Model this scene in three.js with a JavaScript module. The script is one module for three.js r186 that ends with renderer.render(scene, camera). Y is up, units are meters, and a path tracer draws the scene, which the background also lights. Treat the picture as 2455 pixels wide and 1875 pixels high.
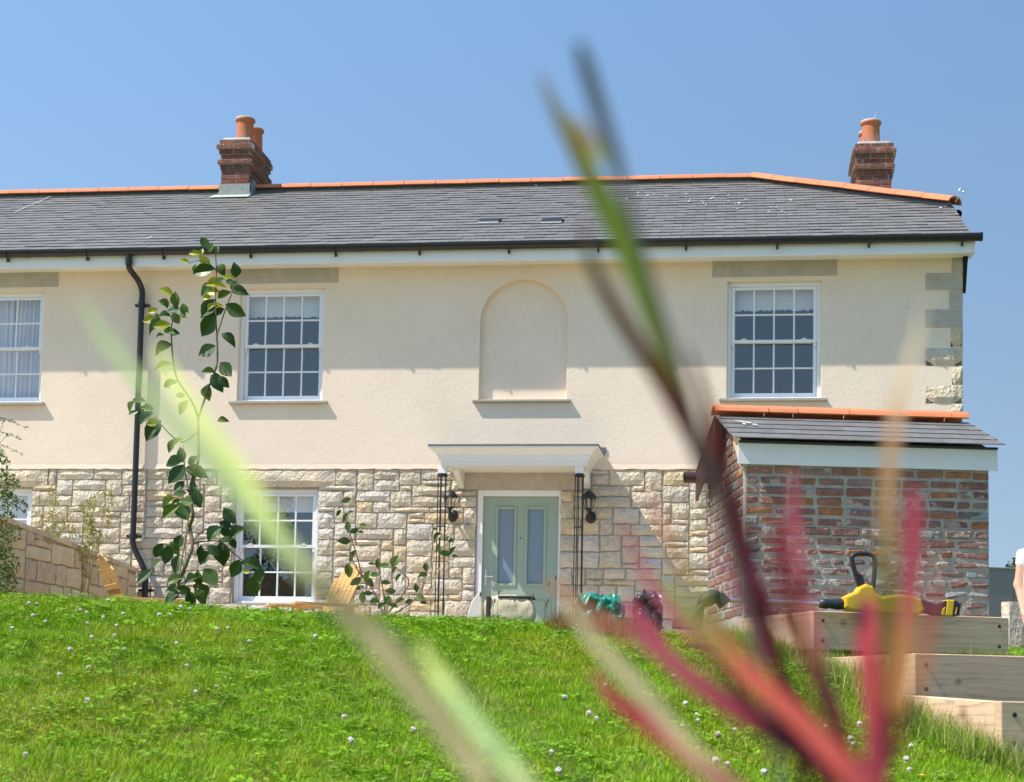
import * as THREE from 'three';
import { mergeGeometries } from 'three/addons/utils/BufferGeometryUtils.js';
import { MarchingCubes } from 'three/addons/objects/MarchingCubes.js';

// ------------------------------------------------------------------ camera, sky, sun, exposure
const scene = new THREE.Scene();
const V3 = (x, y, z) => new THREE.Vector3(x, y, z);
const IMG_W = 2455, IMG_H = 1875, FPX = 3940, PPX = 1285, PPY = 1372;     // photograph size, focal length and principal point in its pixels
const CAM = V3(2.696, -0.414, 19.54);
const CR = V3(0.99176947, 0.01826335, -0.12672712), CU = V3(-0.00815877, 0.99677747, 0.07980044), CB = V3(0.12777616, -0.07810971, 0.98872247);
const camera = new THREE.PerspectiveCamera(2 * Math.atan(IMG_H / 2 / FPX) * 180 / Math.PI, IMG_W / IMG_H, 0.05, 2000);
camera.matrixAutoUpdate = true;
camera.position.copy(CAM);
camera.quaternion.setFromRotationMatrix(new THREE.Matrix4().makeBasis(CR, CU, CB));
camera.setViewOffset(IMG_W, IMG_H, IMG_W / 2 - PPX, IMG_H / 2 - PPY, IMG_W, IMG_H);
camera.focus = 11.5;
camera.userData.fStop = 8;
scene.add(camera);

const renderer = new THREE.WebGLRenderer({ antialias: true });
renderer.setSize(1024, 782);
renderer.toneMapping = THREE.LinearToneMapping;
renderer.toneMappingExposure = 1.46;
renderer.shadowMap.enabled = true;

const SUN = V3(-1.55, 2.42, 1.0).normalize();
const sun = new THREE.DirectionalLight(new THREE.Color().setRGB(1.0, 0.95, 0.88), 4.6);
sun.position.copy(SUN).multiplyScalar(60); sun.target.position.set(0, 0, 5);
sun.castShadow = true; sun.shadow.mapSize.set(2048, 2048);
Object.assign(sun.shadow.camera, { left: -20, right: 20, top: 20, bottom: -20, near: 1, far: 140 });
scene.add(sun, sun.target);

{ // clear summer sky: paler towards the horizon and a little towards the sun's side
  const w = 512, h = 256, data = new Float32Array(w * h * 4), c = [0, 0, 0];
  for (let j = 0; j < h; j++) for (let i = 0; i < w; i++) {
    const el = ((j + 0.5) / h - 0.5) * Math.PI, az = ((i + 0.5) / w - 0.5) * 2 * Math.PI;
    const dx = Math.cos(el) * Math.cos(az), dy = Math.sin(el), dz = Math.cos(el) * Math.sin(az);
    const cs = dx * SUN.x + dy * SUN.y + dz * SUN.z, e = Math.max(dy, 0);
    const k = Math.pow(1 - e, 5), g = 0.5 + 0.5 * cs;
    const zen = [0.130, 0.258, 0.480], hor = [0.52, 0.69, 0.82];
    const lift = 0.22 + 1.5 * g + 0.35 * Math.pow(Math.max(cs, 0), 14);
    for (let q = 0; q < 3; q++) c[q] = (zen[q] + (hor[q] - zen[q]) * k) * lift;
    const o = (j * w + i) * 4; data[o] = c[0]; data[o + 1] = c[1]; data[o + 2] = c[2]; data[o + 3] = 1;
  }
  const t = new THREE.DataTexture(data, w, h, THREE.RGBAFormat, THREE.FloatType);
  t.mapping = THREE.EquirectangularReflectionMapping; t.magFilter = t.minFilter = THREE.LinearFilter; t.needsUpdate = true;
  scene.background = t; scene.environment = t;
}

// ------------------------------------------------------------------ helpers
function rng(seed) { let a = seed >>> 0; return () => { a = (a + 0x6D2B79F5) | 0; let t = Math.imul(a ^ (a >>> 15), 1 | a); t = (t + Math.imul(t ^ (t >>> 7), 61 | t)) ^ t; return ((t ^ (t >>> 14)) >>> 0) / 4294967296; }; }
const R = rng(20240611), rr = (a, b) => a + (b - a) * R(), pick = a => a[Math.floor(R() * a.length)];
const at = (px, py, d) => CAM.clone().addScaledVector(CR, (px - PPX) / FPX * d).addScaledVector(CU, -(py - PPY) / FPX * d).addScaledVector(CB, -d);   // pixel + distance in front of the camera
const rayDir = (px, py) => CR.clone().multiplyScalar((px - PPX) / FPX).addScaledVector(CU, -(py - PPY) / FPX).addScaledVector(CB, -1);
const onZ = (px, py, z) => { const r = rayDir(px, py); return CAM.clone().addScaledVector(r, (z - CAM.z) / r.z); };
const hash2 = (x, y, s = 0) => { let h = Math.imul(x, 374761393) ^ Math.imul(y, 668265263) ^ Math.imul(s + 7, 1274126177); h = Math.imul(h ^ (h >>> 13), 1274126177); return ((h ^ (h >>> 16)) >>> 0) / 4294967296; };
function vnoise(x, y, per, s) { // tileable value noise
  const xi = Math.floor(x), yi = Math.floor(y), fx = x - xi, fy = y - yi, m = v => ((v % per) + per) % per;
  const u = fx * fx * (3 - 2 * fx), v = fy * fy * (3 - 2 * fy);
  const a = hash2(m(xi), m(yi), s), b = hash2(m(xi + 1), m(yi), s), c = hash2(m(xi), m(yi + 1), s), d = hash2(m(xi + 1), m(yi + 1), s);
  return a + (b - a) * u + (c - a) * v + (a - b - c + d) * u * v;
}
function fbm(u, v, per, oct, s, gain = 0.5) { let f = 0, a = 1, n = 0; for (let o = 0; o < oct; o++) { f += a * vnoise(u * per, v * per, per, s + o * 17); n += a; a *= gain; per *= 2; } return f / n; }
const toS = c => { c = Math.min(1, Math.max(0, c)); return 255 * (c <= 0.0031308 ? 12.92 * c : 1.055 * Math.pow(c, 1 / 2.4) - 0.055); };
function tex(w, h, fn, colour, size = 1, sizeY) {   // size: metres covered by one repeat
  const d = new Uint8Array(w * h * 4);
  for (let j = 0; j < h; j++) for (let i = 0; i < w; i++) {
    const c = fn((i + 0.5) / w, (j + 0.5) / h), o = (j * w + i) * 4;
    if (colour) { d[o] = toS(c[0]); d[o + 1] = toS(c[1]); d[o + 2] = toS(c[2]); } else d[o] = d[o + 1] = d[o + 2] = Math.min(255, Math.max(0, c * 255));
    d[o + 3] = 255;
  }
  const t = new THREE.DataTexture(d, w, h); t.wrapS = t.wrapT = THREE.RepeatWrapping; t.magFilter = THREE.LinearFilter; t.minFilter = THREE.LinearMipmapLinearFilter; t.generateMipmaps = true;
  if (colour) t.colorSpace = THREE.SRGBColorSpace;
  t.repeat.set(1 / size, 1 / (sizeY || size)); t.needsUpdate = true; return t;
}
const mat = (rgb, o = {}) => new THREE.MeshStandardMaterial({ color: new THREE.Color().setRGB(...rgb), roughness: 0.85, metalness: 0, side: THREE.DoubleSide, ...o });
const phys = (rgb, o = {}) => new THREE.MeshPhysicalMaterial({ color: new THREE.Color().setRGB(...rgb), roughness: 0.85, metalness: 0, side: THREE.DoubleSide, ...o });
const used = {};
const numbered = n => { used[n] = (used[n] ?? -1) + 1; return used[n] ? `${n}_${String(used[n]).padStart(3, '0')}` : n; };
function shade(o) { o.traverse(m => { if (m.isMesh) { m.castShadow = true; m.receiveShadow = true; } }); return o; }
function obj(name, geo, m, parent) { const o = new THREE.Mesh(Array.isArray(geo) ? merge(geo) : geo, m); o.name = name; o.castShadow = o.receiveShadow = true; if (parent) parent.add(o); return o; }
function part(name, parent, pos) { const g = new THREE.Group(); g.name = name; if (pos) g.position.copy(pos); parent.add(g); return g; }
function thing(name, label, category, pos, group) { const g = new THREE.Group(); g.name = numbered(name); if (pos) g.position.copy(pos); g.userData = { label, category }; if (group) g.userData.group = group; scene.add(g); return g; }
function tag(o, label, category, group, kind) { o.name = numbered(o.name); Object.assign(o.userData, { label, category }); if (group) o.userData.group = group; if (kind) o.userData.kind = kind; scene.add(o); return o; }
function clean(g) { const n = g.index ? g.toNonIndexed() : g; for (const k of Object.keys(n.attributes)) if (!['position', 'normal', 'uv', 'color'].includes(k)) n.deleteAttribute(k); return n; }
function merge(list) { const l = list.map(clean); return l.length === 1 ? l[0] : mergeGeometries(l); }
function uvm(g, ox = 0, oy = 0) { // uv in metres by the dominant axis of the face
  g = clean(g); const p = g.attributes.position, n = g.attributes.normal, uv = new Float32Array(p.count * 2);
  for (let i = 0; i < p.count; i++) {
    const ax = Math.abs(n.getX(i)), ay = Math.abs(n.getY(i)), az = Math.abs(n.getZ(i));
    uv[2 * i] = (ax > ay && ax > az ? p.getZ(i) : p.getX(i)) + ox; uv[2 * i + 1] = (ay > ax && ay > az ? p.getZ(i) : p.getY(i)) + oy;
  }
  g.setAttribute('uv', new THREE.BufferAttribute(uv, 2)); return g;
}
function tris(list, ox = 0, oy = 0) { // list of [a,b,c] Vector3
  const p = new Float32Array(list.length * 9); let k = 0;
  for (const t of list) for (const v of t) { p[k++] = v.x; p[k++] = v.y; p[k++] = v.z; }
  const g = new THREE.BufferGeometry(); g.setAttribute('position', new THREE.BufferAttribute(p, 3)); g.computeVertexNormals(); return uvm(g, ox, oy);
}
function box(x0, x1, y0, y1, z0, z1) { return uvm(new THREE.BoxGeometry(x1 - x0, y1 - y0, z1 - z0).translate((x0 + x1) / 2, (y0 + y1) / 2, (z0 + z1) / 2)); }
function cbox(w, h, d, c, j = 0, rnd = R) { // chamfered block, 44 triangles, corners shaken by j
  const P = {}, W = w / 2, H = h / 2, D = d / 2;
  for (const sx of [-1, 1]) for (const sy of [-1, 1]) for (const sz of [-1, 1]) {
    const q = V3((rnd() - 0.5) * j, (rnd() - 0.5) * j, (rnd() - 0.5) * j), id = `${sx}${sy}${sz}`;
    P['x' + id] = V3(sx * W, sy * (H - c), sz * (D - c)).add(q); P['y' + id] = V3(sx * (W - c), sy * H, sz * (D - c)).add(q); P['z' + id] = V3(sx * (W - c), sy * (H - c), sz * D).add(q);
  }
  const L = [], T = (a, b, e) => { const n = b.clone().sub(a).cross(e.clone().sub(a)), m = a.clone().add(b).add(e); L.push(n.dot(m) >= 0 ? [a, b, e] : [a, e, b]); }, Q = (a, b, e, f) => { T(a, b, e); T(a, e, f); };
  for (const s of [-1, 1]) {
    Q(P[`x${s}-1-1`], P[`x${s}1-1`], P[`x${s}11`], P[`x${s}-11`]); Q(P[`y-1${s}-1`], P[`y1${s}-1`], P[`y1${s}1`], P[`y-1${s}1`]); Q(P[`z-1-1${s}`], P[`z1-1${s}`], P[`z11${s}`], P[`z-11${s}`]);
    for (const t of [-1, 1]) {
      Q(P[`x${s}${t}-1`], P[`x${s}${t}1`], P[`y${s}${t}1`], P[`y${s}${t}-1`]); Q(P[`x${s}-1${t}`], P[`x${s}1${t}`], P[`z${s}1${t}`], P[`z${s}-1${t}`]); Q(P[`y-1${s}${t}`], P[`y1${s}${t}`], P[`z1${s}${t}`], P[`z-1${s}${t}`]);
      for (const u of [-1, 1]) T(P[`x${s}${t}${u}`], P[`y${s}${t}${u}`], P[`z${s}${t}${u}`]);
    }
  }
  return tris(L, rnd() * 3, rnd() * 3);
}
const cb = (x0, x1, y0, y1, z0, z1, c = 0.004) => cbox(x1 - x0, y1 - y0, z1 - z0, c).translate((x0 + x1) / 2, (y0 + y1) / 2, (z0 + z1) / 2);
const tube = (pts, r, seg = 16, rad = 8) => new THREE.TubeGeometry(new THREE.CatmullRomCurve3(pts), seg, r, rad, false);
function taper(pts, r0, r1, seg = 16, rad = 6) { const c = new THREE.CatmullRomCurve3(pts), g = new THREE.TubeGeometry(c, seg, 1, rad, false), p = g.attributes.position; for (let i = 0; i <= seg; i++) { const o = c.getPointAt(i / seg), r = r0 + (r1 - r0) * i / seg; for (let k = 0; k <= rad; k++) { const q = i * (rad + 1) + k; p.setXYZ(q, o.x + (p.getX(q) - o.x) * r, o.y + (p.getY(q) - o.y) * r, o.z + (p.getZ(q) - o.z) * r); } } return g; }
const rod = (a, b, r, rad = 8) => { const l = a.distanceTo(b), g = new THREE.CylinderGeometry(r, r, l, rad); g.translate(0, l / 2, 0); g.applyQuaternion(new THREE.Quaternion().setFromUnitVectors(V3(0, 1, 0), b.clone().sub(a).normalize())); return g.translate(a.x, a.y, a.z); };
const extr = (pts, depth, bevel = 0) => new THREE.ExtrudeGeometry(new THREE.Shape(pts.map(p => new THREE.Vector2(p[0], p[1]))), { depth, bevelEnabled: bevel > 0, bevelSize: bevel, bevelThickness: bevel, bevelSegments: 2, curveSegments: 6 });

// ------------------------------------------------------------------ textures and materials
const T = {};
T.plasterB = tex(512, 512, (u, v) => 0.5 * fbm(u, v, 64, 3, 3) + 0.5 * fbm(u, v, 6, 4, 9), false, 1.6);
T.plaster = tex(512, 512, (u, v) => { const n = fbm(u, v, 5, 5, 21), f = fbm(u, v, 60, 2, 5), s = 0.93 + 0.09 * (n - 0.5) + 0.05 * (f - 0.5); return [s, s * (0.995 + 0.01 * n), s * (0.985 + 0.02 * n)]; }, true, 2.7);
T.rockB = tex(512, 512, (u, v) => { const a = 1 - Math.abs(2 * fbm(u, v, 9, 4, 31) - 1), b = fbm(u, v, 24, 4, 77); return 0.55 * a + 0.45 * b; }, false, 0.62);
T.rock = tex(512, 512, (u, v) => { const n = fbm(u, v, 7, 5, 51), f = fbm(u, v, 90, 2, 13), s = 0.82 + 0.35 * (n - 0.5) + 0.42 * (f - 0.5), w = fbm(u, v, 4, 3, 88); return [s * (1 + 0.10 * (w - 0.5)), s, s * (1 - 0.22 * (w - 0.5))]; }, true, 0.62);
T.granite = tex(512, 512, (u, v) => { const n = fbm(u, v, 8, 4, 61), f = vnoise(u * 128, v * 128, 128, 4), g = vnoise(u * 170, v * 170, 170, 41), s = 0.74 + 0.2 * (n - 0.5) + (f > 0.83 ? 0.38 : 0) - (g > 0.85 ? 0.35 : 0); return [s, s * 0.98, s * 0.95]; }, true, 0.7);
T.fineB = tex(256, 256, (u, v) => fbm(u, v, 40, 3, 6), false, 0.3);
T.slate = tex(512, 512, (u, v) => { const n = fbm(u, v, 8, 5, 71), s = 0.9 + 0.35 * (n - 0.5), w = fbm(u, v, 3, 2, 18); return [s * (1 + 0.05 * (w - 0.5)), s, s * (1 - 0.05 * (w - 0.5))]; }, true, 0.9);
T.brickB = tex(256, 256, (u, v) => 0.6 * fbm(u, v, 12, 4, 14) + 0.4 * fbm(u, v, 40, 2, 15), false, 0.33);
const brickTex = (seed, thr) => tex(256, 256, (u, v) => { // fired clay, with flakes of old limewash where thr < 1
  const n = fbm(u, v, 7, 5, seed), f = fbm(u, v, 40, 2, seed + 3), s = 0.85 + 0.6 * (n - 0.5) + 0.3 * (f - 0.5), w = fbm(u, v, 6, 5, seed + 9), k = Math.min(1, Math.max(0, (w - thr) * 22));
  return [s + (1.7 - s) * k * 0.6, s + (2.95 - s) * k * 0.6, s + (3.2 - s) * k * 0.6].map(x => x / 2.6);
}, true, 0.5);
T.brick0 = brickTex(101, 0.72); T.brick1 = brickTex(131, 0.575); T.brick2 = brickTex(171, 0.50);
T.mortar = tex(256, 256, (u, v) => { const s = 0.85 + 0.5 * (fbm(u, v, 10, 5, 201) - 0.5); return [s, s, s * 0.98]; }, true, 0.5);
T.clay = tex(256, 256, (u, v) => { const s = 0.92 + 0.22 * (fbm(u, v, 6, 5, 211) - 0.5); return [s, s * (0.97 + 0.06 * fbm(u, v, 4, 2, 5)), s * 0.98]; }, true, 0.6);
const woodTex = (seed, knots) => tex(1024, 256, (u, v) => { // 1.8 m x 0.26 m of sawn softwood: rings bent round the knots, knots dark
  let y = v * 1.0, kn = 0;
  for (const [kx, ky, kr] of knots) { const dx = (u - kx) * 7, dy = v - ky, q = Math.hypot(dx, dy * 1.0) / kr; y += 0.055 * Math.sign(dy || 1) * Math.exp(-q * q * 0.35) * (1 - Math.exp(-Math.abs(dy) * 18)); kn = Math.max(kn, Math.min(1, Math.max(0, 1.15 - q * 1.6))); }
  const warp = 0.10 * fbm(u, v, 3, 3, seed) + 0.03 * fbm(u, v * 2, 12, 2, seed + 1);
  const ph = y * 8 + warp * 22, rg = ph - Math.floor(ph), late = Math.pow(rg, 5) * (rg > 0.97 ? (1 - rg) / 0.03 : 1), fine = vnoise(u * 24, v * 200, 200, seed + 5), ck = vnoise(u * 6, v * 60, 60, seed + 31);
  const s = 0.90 - (0.12 + 0.38 * fbm(u, v, 3, 2, seed + 40)) * late + 0.16 * (fine - 0.5) + 0.34 * (fbm(u, v, 4, 4, seed + 8) - 0.5) - 0.40 * kn - (ck > 0.93 ? 0.22 : 0);
  return [s, s * (0.97 - 0.08 * kn), s * (0.93 - 0.16 * kn)];
}, true, 1.8, 0.26);
T.wood0 = woodTex(301, [[0.52, 0.55, 0.2], [0.93, 0.62, 0.16], [0.1, 0.3, 0.1]]); T.wood1 = woodTex(331, [[0.3, 0.45, 0.13], [0.78, 0.42, 0.17], [0.04, 0.8, 0.3]]);
T.soil = tex(512, 512, (u, v) => { const n = fbm(u, v, 9, 5, 401), s = 0.7 + 0.9 * (n - 0.5); return [s * (0.9 + 0.3 * n), s, s * 0.8]; }, true, 1.5);
T.leafB = tex(128, 128, (u, v) => fbm(u, v, 8, 3, 411), false, 0.05);

const M = {};
M.render = mat([0.85, 0.695, 0.54], { map: T.plaster, bumpMap: T.plasterB, bumpScale: 0.0035, roughness: 0.95 });
M.mortar = mat([0.40, 0.34, 0.26], { map: T.mortar, bumpMap: T.plasterB, bumpScale: 0.006 });
const stoneTints = [[0.72, 0.60, 0.44], [0.69, 0.58, 0.43], [0.76, 0.65, 0.49], [0.66, 0.56, 0.43], [0.71, 0.62, 0.50], [0.74, 0.57, 0.35], [0.64, 0.54, 0.41], [0.69, 0.62, 0.53]];
M.stone = stoneTints.map(c => mat(c, { map: T.rock, bumpMap: T.rockB, bumpScale: 0.030, roughness: 0.92 }));
M.stoneVC = mat([1, 1, 1], { map: T.rock, bumpMap: T.rockB, bumpScale: 0.030, roughness: 0.92, vertexColors: true });
M.lintel = mat([0.62, 0.555, 0.47], { map: T.granite, bumpMap: T.fineB, bumpScale: 0.004 });
M.sill = mat([0.50, 0.46, 0.39], { map: T.granite, roughness: 0.8 });
M.white = mat([0.78, 0.78, 0.77], { roughness: 0.35 });
M.whiteWood = mat([0.76, 0.76, 0.75], { roughness: 0.5 });
M.black = mat([0.012, 0.012, 0.013], { roughness: 0.35 });
M.iron = mat([0.014, 0.014, 0.015], { roughness: 0.5 });
M.lead = mat([0.16, 0.165, 0.17], { roughness: 0.55, map: T.mortar });
M.flash = mat([0.34, 0.36, 0.32], { roughness: 0.6, map: T.mortar });
const SLC = [[0.186, 0.168, 0.146], [0.171, 0.155, 0.136], [0.200, 0.181, 0.157], [0.182, 0.162, 0.142]];
M.slate = SLC.map(c => mat(c, { map: T.slate, bumpMap: T.fineB, bumpScale: 0.002, roughness: 0.55 }));
M.slateVC = mat([1, 1, 1], { map: T.slate, bumpMap: T.fineB, bumpScale: 0.002, roughness: 0.55, vertexColors: true });
M.ridge = [[0.72, 0.215, 0.085], [0.76, 0.235, 0.095], [0.70, 0.22, 0.095]].map(c => mat(c, { map: T.clay, roughness: 0.8, bumpMap: T.fineB, bumpScale: 0.001 }));
M.pot = mat([0.58, 0.18, 0.075], { map: T.clay, roughness: 0.8 });
M.lime = mat([0.62, 0.60, 0.52], { map: T.mortar });
M.glass = phys([1, 1, 1], { transmission: 1, thickness: 0, roughness: 0.0, ior: 2.05 });
M.room = mat([0.42, 0.42, 0.42]);
M.blind = mat([0.62, 0.63, 0.62]);
M.curtain = mat([0.66, 0.66, 0.70]);
M.door = mat([0.30, 0.385, 0.305], { roughness: 0.5 });
M.frost = phys([0.16, 0.22, 0.27], { roughness: 0.28, clearcoat: 0.6, clearcoatRoughness: 0.2, bumpMap: T.fineB, bumpScale: 0.0008 });
M.steel = mat([0.6, 0.6, 0.6], { metalness: 1, roughness: 0.3 });
M.brown = mat([0.05, 0.024, 0.018], { roughness: 0.45 });
M.brickMortar = mat([0.36, 0.345, 0.30], { map: T.mortar, bumpMap: T.plasterB, bumpScale: 0.012 });
const brickCols = [[[0.62, 0.25, 0.17], 0], [[0.52, 0.20, 0.14], 0], [[0.70, 0.30, 0.17], 0], [[0.42, 0.20, 0.16], 0], [[0.56, 0.27, 0.21], 1], [[0.48, 0.22, 0.17], 1], [[0.60, 0.34, 0.27], 1], [[0.46, 0.25, 0.21], 2], [[0.60, 0.33, 0.26], 2], [[0.80, 0.30, 0.12], 0], [[0.16, 0.10, 0.09], 1], [[0.38, 0.26, 0.22], 2]];
M.brick = brickCols.map(([c, t]) => mat(c.map((x, i) => Math.min(1, x * [1.12, 1.32, 1.38][i])), { map: [T.brick0, T.brick1, T.brick2][t], bumpMap: T.brickB, bumpScale: 0.014, roughness: 0.9 }));
M.chimBrick = [[0.44, 0.16, 0.10], [0.38, 0.13, 0.085], [0.34, 0.16, 0.11], [0.48, 0.19, 0.12]].map(c => mat(c.map(x => x * 1.5), { map: T.brick0, bumpMap: T.brickB, bumpScale: 0.008 }));
M.timber = mat([0.74, 0.51, 0.33], { map: T.wood0, roughness: 0.8 });
M.timber2 = mat([0.74, 0.51, 0.33], { map: T.wood1, roughness: 0.8 });
M.pine = mat([0.62, 0.38, 0.13], { map: T.wood1, roughness: 0.6 });
M.bark = mat([0.20, 0.15, 0.095], { bumpMap: T.fineB, bumpScale: 0.003 });
M.twig = mat([0.16, 0.09, 0.05]);
M.cane = mat([0.52, 0.34, 0.15], { roughness: 0.6 });
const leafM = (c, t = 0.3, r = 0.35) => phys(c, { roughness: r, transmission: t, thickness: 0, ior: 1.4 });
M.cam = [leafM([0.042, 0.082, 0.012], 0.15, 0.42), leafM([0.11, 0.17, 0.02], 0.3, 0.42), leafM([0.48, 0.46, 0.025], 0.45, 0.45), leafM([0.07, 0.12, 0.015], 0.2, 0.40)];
M.ground = mat([0.15, 0.20, 0.03], { map: T.soil, bumpMap: T.plasterB, bumpScale: 0.02, roughness: 1 });

// ------------------------------------------------------------------ terrain: a lawn rising to a brow, then a level terrace up to the house
const CTRL = [];
const cp = (px, py, d, dy = 0) => { const p = at(px, py, d); CTRL.push([p.x, p.z, p.y + dy]); };
for (const [px, py, d] of [[-150, 1412, 8.9], [0, 1420, 8.9], [250, 1432, 8.9], [450, 1450, 8.9], [800, 1468, 8.9], [1200, 1486, 8.8], [1450, 1502, 8.6], [1620, 1528, 8.6], [1760, 1552, 8.6], [1950, 1590, 8.4],
  [1985, 1612, 7.5], [2150, 1700, 6.8], [2185, 1722, 6.5], [2390, 1818, 5.9], [2520, 1840, 5.9],
  [0, 1875, 4.7], [700, 1875, 4.6], [1300, 1885, 4.5], [1900, 1915, 4.4], [2455, 1960, 4.3], [0, 1600, 6.7], [700, 1640, 6.6], [1300, 1660, 6.5], [1700, 1690, 6.4]]) cp(px, py, d, -0.045);
for (const [x, z, h] of [[-12, 0, 0.05], [-6, 0, 0], [0, 0, 0], [5, 0, -0.15], [10, 0, -0.45], [-9, 5, 0.1], [-4, 5, 0], [0, 5, 0], [2.2, 7, -0.02], [3.9, 6.5, -0.3], [8, 5, -0.5], [-8, 9.5, 0.15], [-1.2, 9.4, 0.06], [1, 9.4, 0.03], [4.2, 9.6, -0.08], [6.5, 9.5, -0.25], [8, 12, -0.7], [-8, 15, -0.35], [2.7, 19.5, -0.93], [-6, 20, -0.95], [9, 19, -1.1], [2, 26, -1.2], [-12, 26, -1.2], [14, 26, -1.4], [14, 10, -0.8]]) CTRL.push([x, z, h]);
const TPS = (() => { // thin plate spline through the control points
  const n = CTRL.length, N = n + 3, A = [], phi = r2 => r2 > 0 ? 0.5 * r2 * Math.log(r2) : 0;
  for (let i = 0; i < N; i++) A.push(new Float64Array(N + 1));
  for (let i = 0; i < n; i++) { for (let j = 0; j < n; j++) A[i][j] = phi((CTRL[i][0] - CTRL[j][0]) ** 2 + (CTRL[i][1] - CTRL[j][1]) ** 2) + (i === j ? 0.02 : 0); A[i][n] = A[n][i] = 1; A[i][n + 1] = A[n + 1][i] = CTRL[i][0]; A[i][n + 2] = A[n + 2][i] = CTRL[i][1]; A[i][N] = CTRL[i][2]; }
  for (let c = 0; c < N; c++) { let p = c; for (let r = c + 1; r < N; r++) if (Math.abs(A[r][c]) > Math.abs(A[p][c])) p = r; [A[c], A[p]] = [A[p], A[c]]; for (let r = 0; r < N; r++) if (r !== c) { const k = A[r][c] / A[c][c]; if (k) for (let q = c; q <= N; q++) A[r][q] -= k * A[c][q]; } }
  const w = A.map((row, i) => row[N] / row[i]);
  return (x, z) => { let s = w[n] + w[n + 1] * x + w[n + 2] * z; for (let i = 0; i < n; i++) s += w[i] * phi((x - CTRL[i][0]) ** 2 + (z - CTRL[i][1]) ** 2); return s; };
})();
function H(x, z) {
  const far = Math.hypot(x - 1, z - 10), k = Math.min(1, Math.max(0, (far - 15) / 12)), kk = k * k * (3 - 2 * k);
  return (k < 1 ? TPS(x, z) * (1 - kk) : 0) - 1.1 * kk + 0.012 * (vnoise(x * 2.3, z * 2.3, 4096, 5) - 0.5) * (1 - kk);
}
{
  const ax = (lo, hi, step, far) => { const l = []; for (let v = lo; v <= hi + 1e-6; v += step) l.push(v); let s = step; for (let v = lo; v > -far;) { s *= 1.35; v -= s; l.unshift(v); } s = step; for (let v = hi; v < far;) { s *= 1.35; v += s; l.push(v); } return l; };
  const xs = ax(-7, 8, 0.2, 600), zs = ax(1, 20.6, 0.2, 600), p = [], idx = [], uv = [];
  for (const z of zs) for (const x of xs) { p.push(x, H(x, z), z); uv.push(x, z); }
  for (let j = 0; j < zs.length - 1; j++) for (let i = 0; i < xs.length - 1; i++) { const a = j * xs.length + i, b = a + 1, c = a + xs.length, d = c + 1; idx.push(a, c, b, b, c, d); }
  const g = new THREE.BufferGeometry(); g.setAttribute('position', new THREE.Float32BufferAttribute(p, 3)); g.setAttribute('uv', new THREE.Float32BufferAttribute(uv, 2)); g.setIndex(idx); g.computeVertexNormals();
  const o = new THREE.Mesh(g, M.ground); o.name = 'ground'; o.receiveShadow = o.castShadow = true; tag(o, 'green and brown earth of the garden slope under the grass', 'ground', null, 'structure');
}
{ // pale stone-flagged terrace along the front of the house: it throws warm light up the wall
  const xs = [], zs = [], p = [], idx = [], uv = []; for (let x = -10.4; x <= 5.3; x += 0.4) xs.push(x); for (let z = 0.02; z <= 8.4; z += 0.4) zs.push(z);
  for (const z of zs) for (const x of xs) { p.push(x, H(x, z) + 0.012, z); uv.push(x, z); }
  for (let j = 0; j < zs.length - 1; j++) for (let i = 0; i < xs.length - 1; i++) { const a = j * xs.length + i, b = a + 1, c = a + xs.length, d = c + 1; idx.push(a, c, b, b, c, d); }
  const g = new THREE.BufferGeometry(); g.setAttribute('position', new THREE.Float32BufferAttribute(p, 3)); g.setAttribute('uv', new THREE.Float32BufferAttribute(uv, 2)); g.setIndex(idx); g.computeVertexNormals();
  const o = new THREE.Mesh(g, mat([0.68, 0.54, 0.37], { map: T.mortar })); o.name = 'terrace'; tag(o, 'pale sandstone terrace along the front of the house', 'terrace', null, 'structure');
}
function groundHit(px, py, lift = 0.03) { const r = rayDir(px, py); for (let d = 3; d < 16; d += 0.01) { const p = CAM.clone().addScaledVector(r, d); if (p.y < H(p.x, p.z) + lift) return p; } return null; }

// ------------------------------------------------------------------ the house
const house = thing('house', 'cream rendered terraced house with granite lower storey and slate roof', 'house');
const WX0 = -10.5, WX1 = 5.178, SY = 2.39, WT = 4.93;   // wall ends, top of the stonework, top of the wall
const EAVE = { y: 5.064, z: 0.41 }, TANP = Math.tan(27 * Math.PI / 180), roofY = z => EAVE.y + TANP * (EAVE.z - z);
const onRoof = (px, py) => { const r = rayDir(px, py), k = (EAVE.y + TANP * (EAVE.z - CAM.z) - CAM.y) / (r.y + TANP * r.z); return CAM.clone().addScaledVector(r, k); };
const APEX = onRoof(1810, 434), HIPE = onRoof(2286, 498);
const RZ = APEX.z, RY = roofY(RZ), BZ = 2 * RZ - EAVE.z;   // ridge and back eave
const winUp = [{ x0: -7.30, x1: -6.18 }, { x0: -3.615, x1: -2.53 }, { x0: 2.43, x1: 3.54 }];
const UY0 = 3.225, UY1 = 4.655;
const winLo = [{ x0: -7.35, x1: -6.24 }, { x0: -3.60, x1: -2.54 }], LY0 = 0.72, LY1 = 2.14;
const NICHE = { x0: -0.572, x1: 0.50, y0: 3.225, ys: 4.19 };
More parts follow.
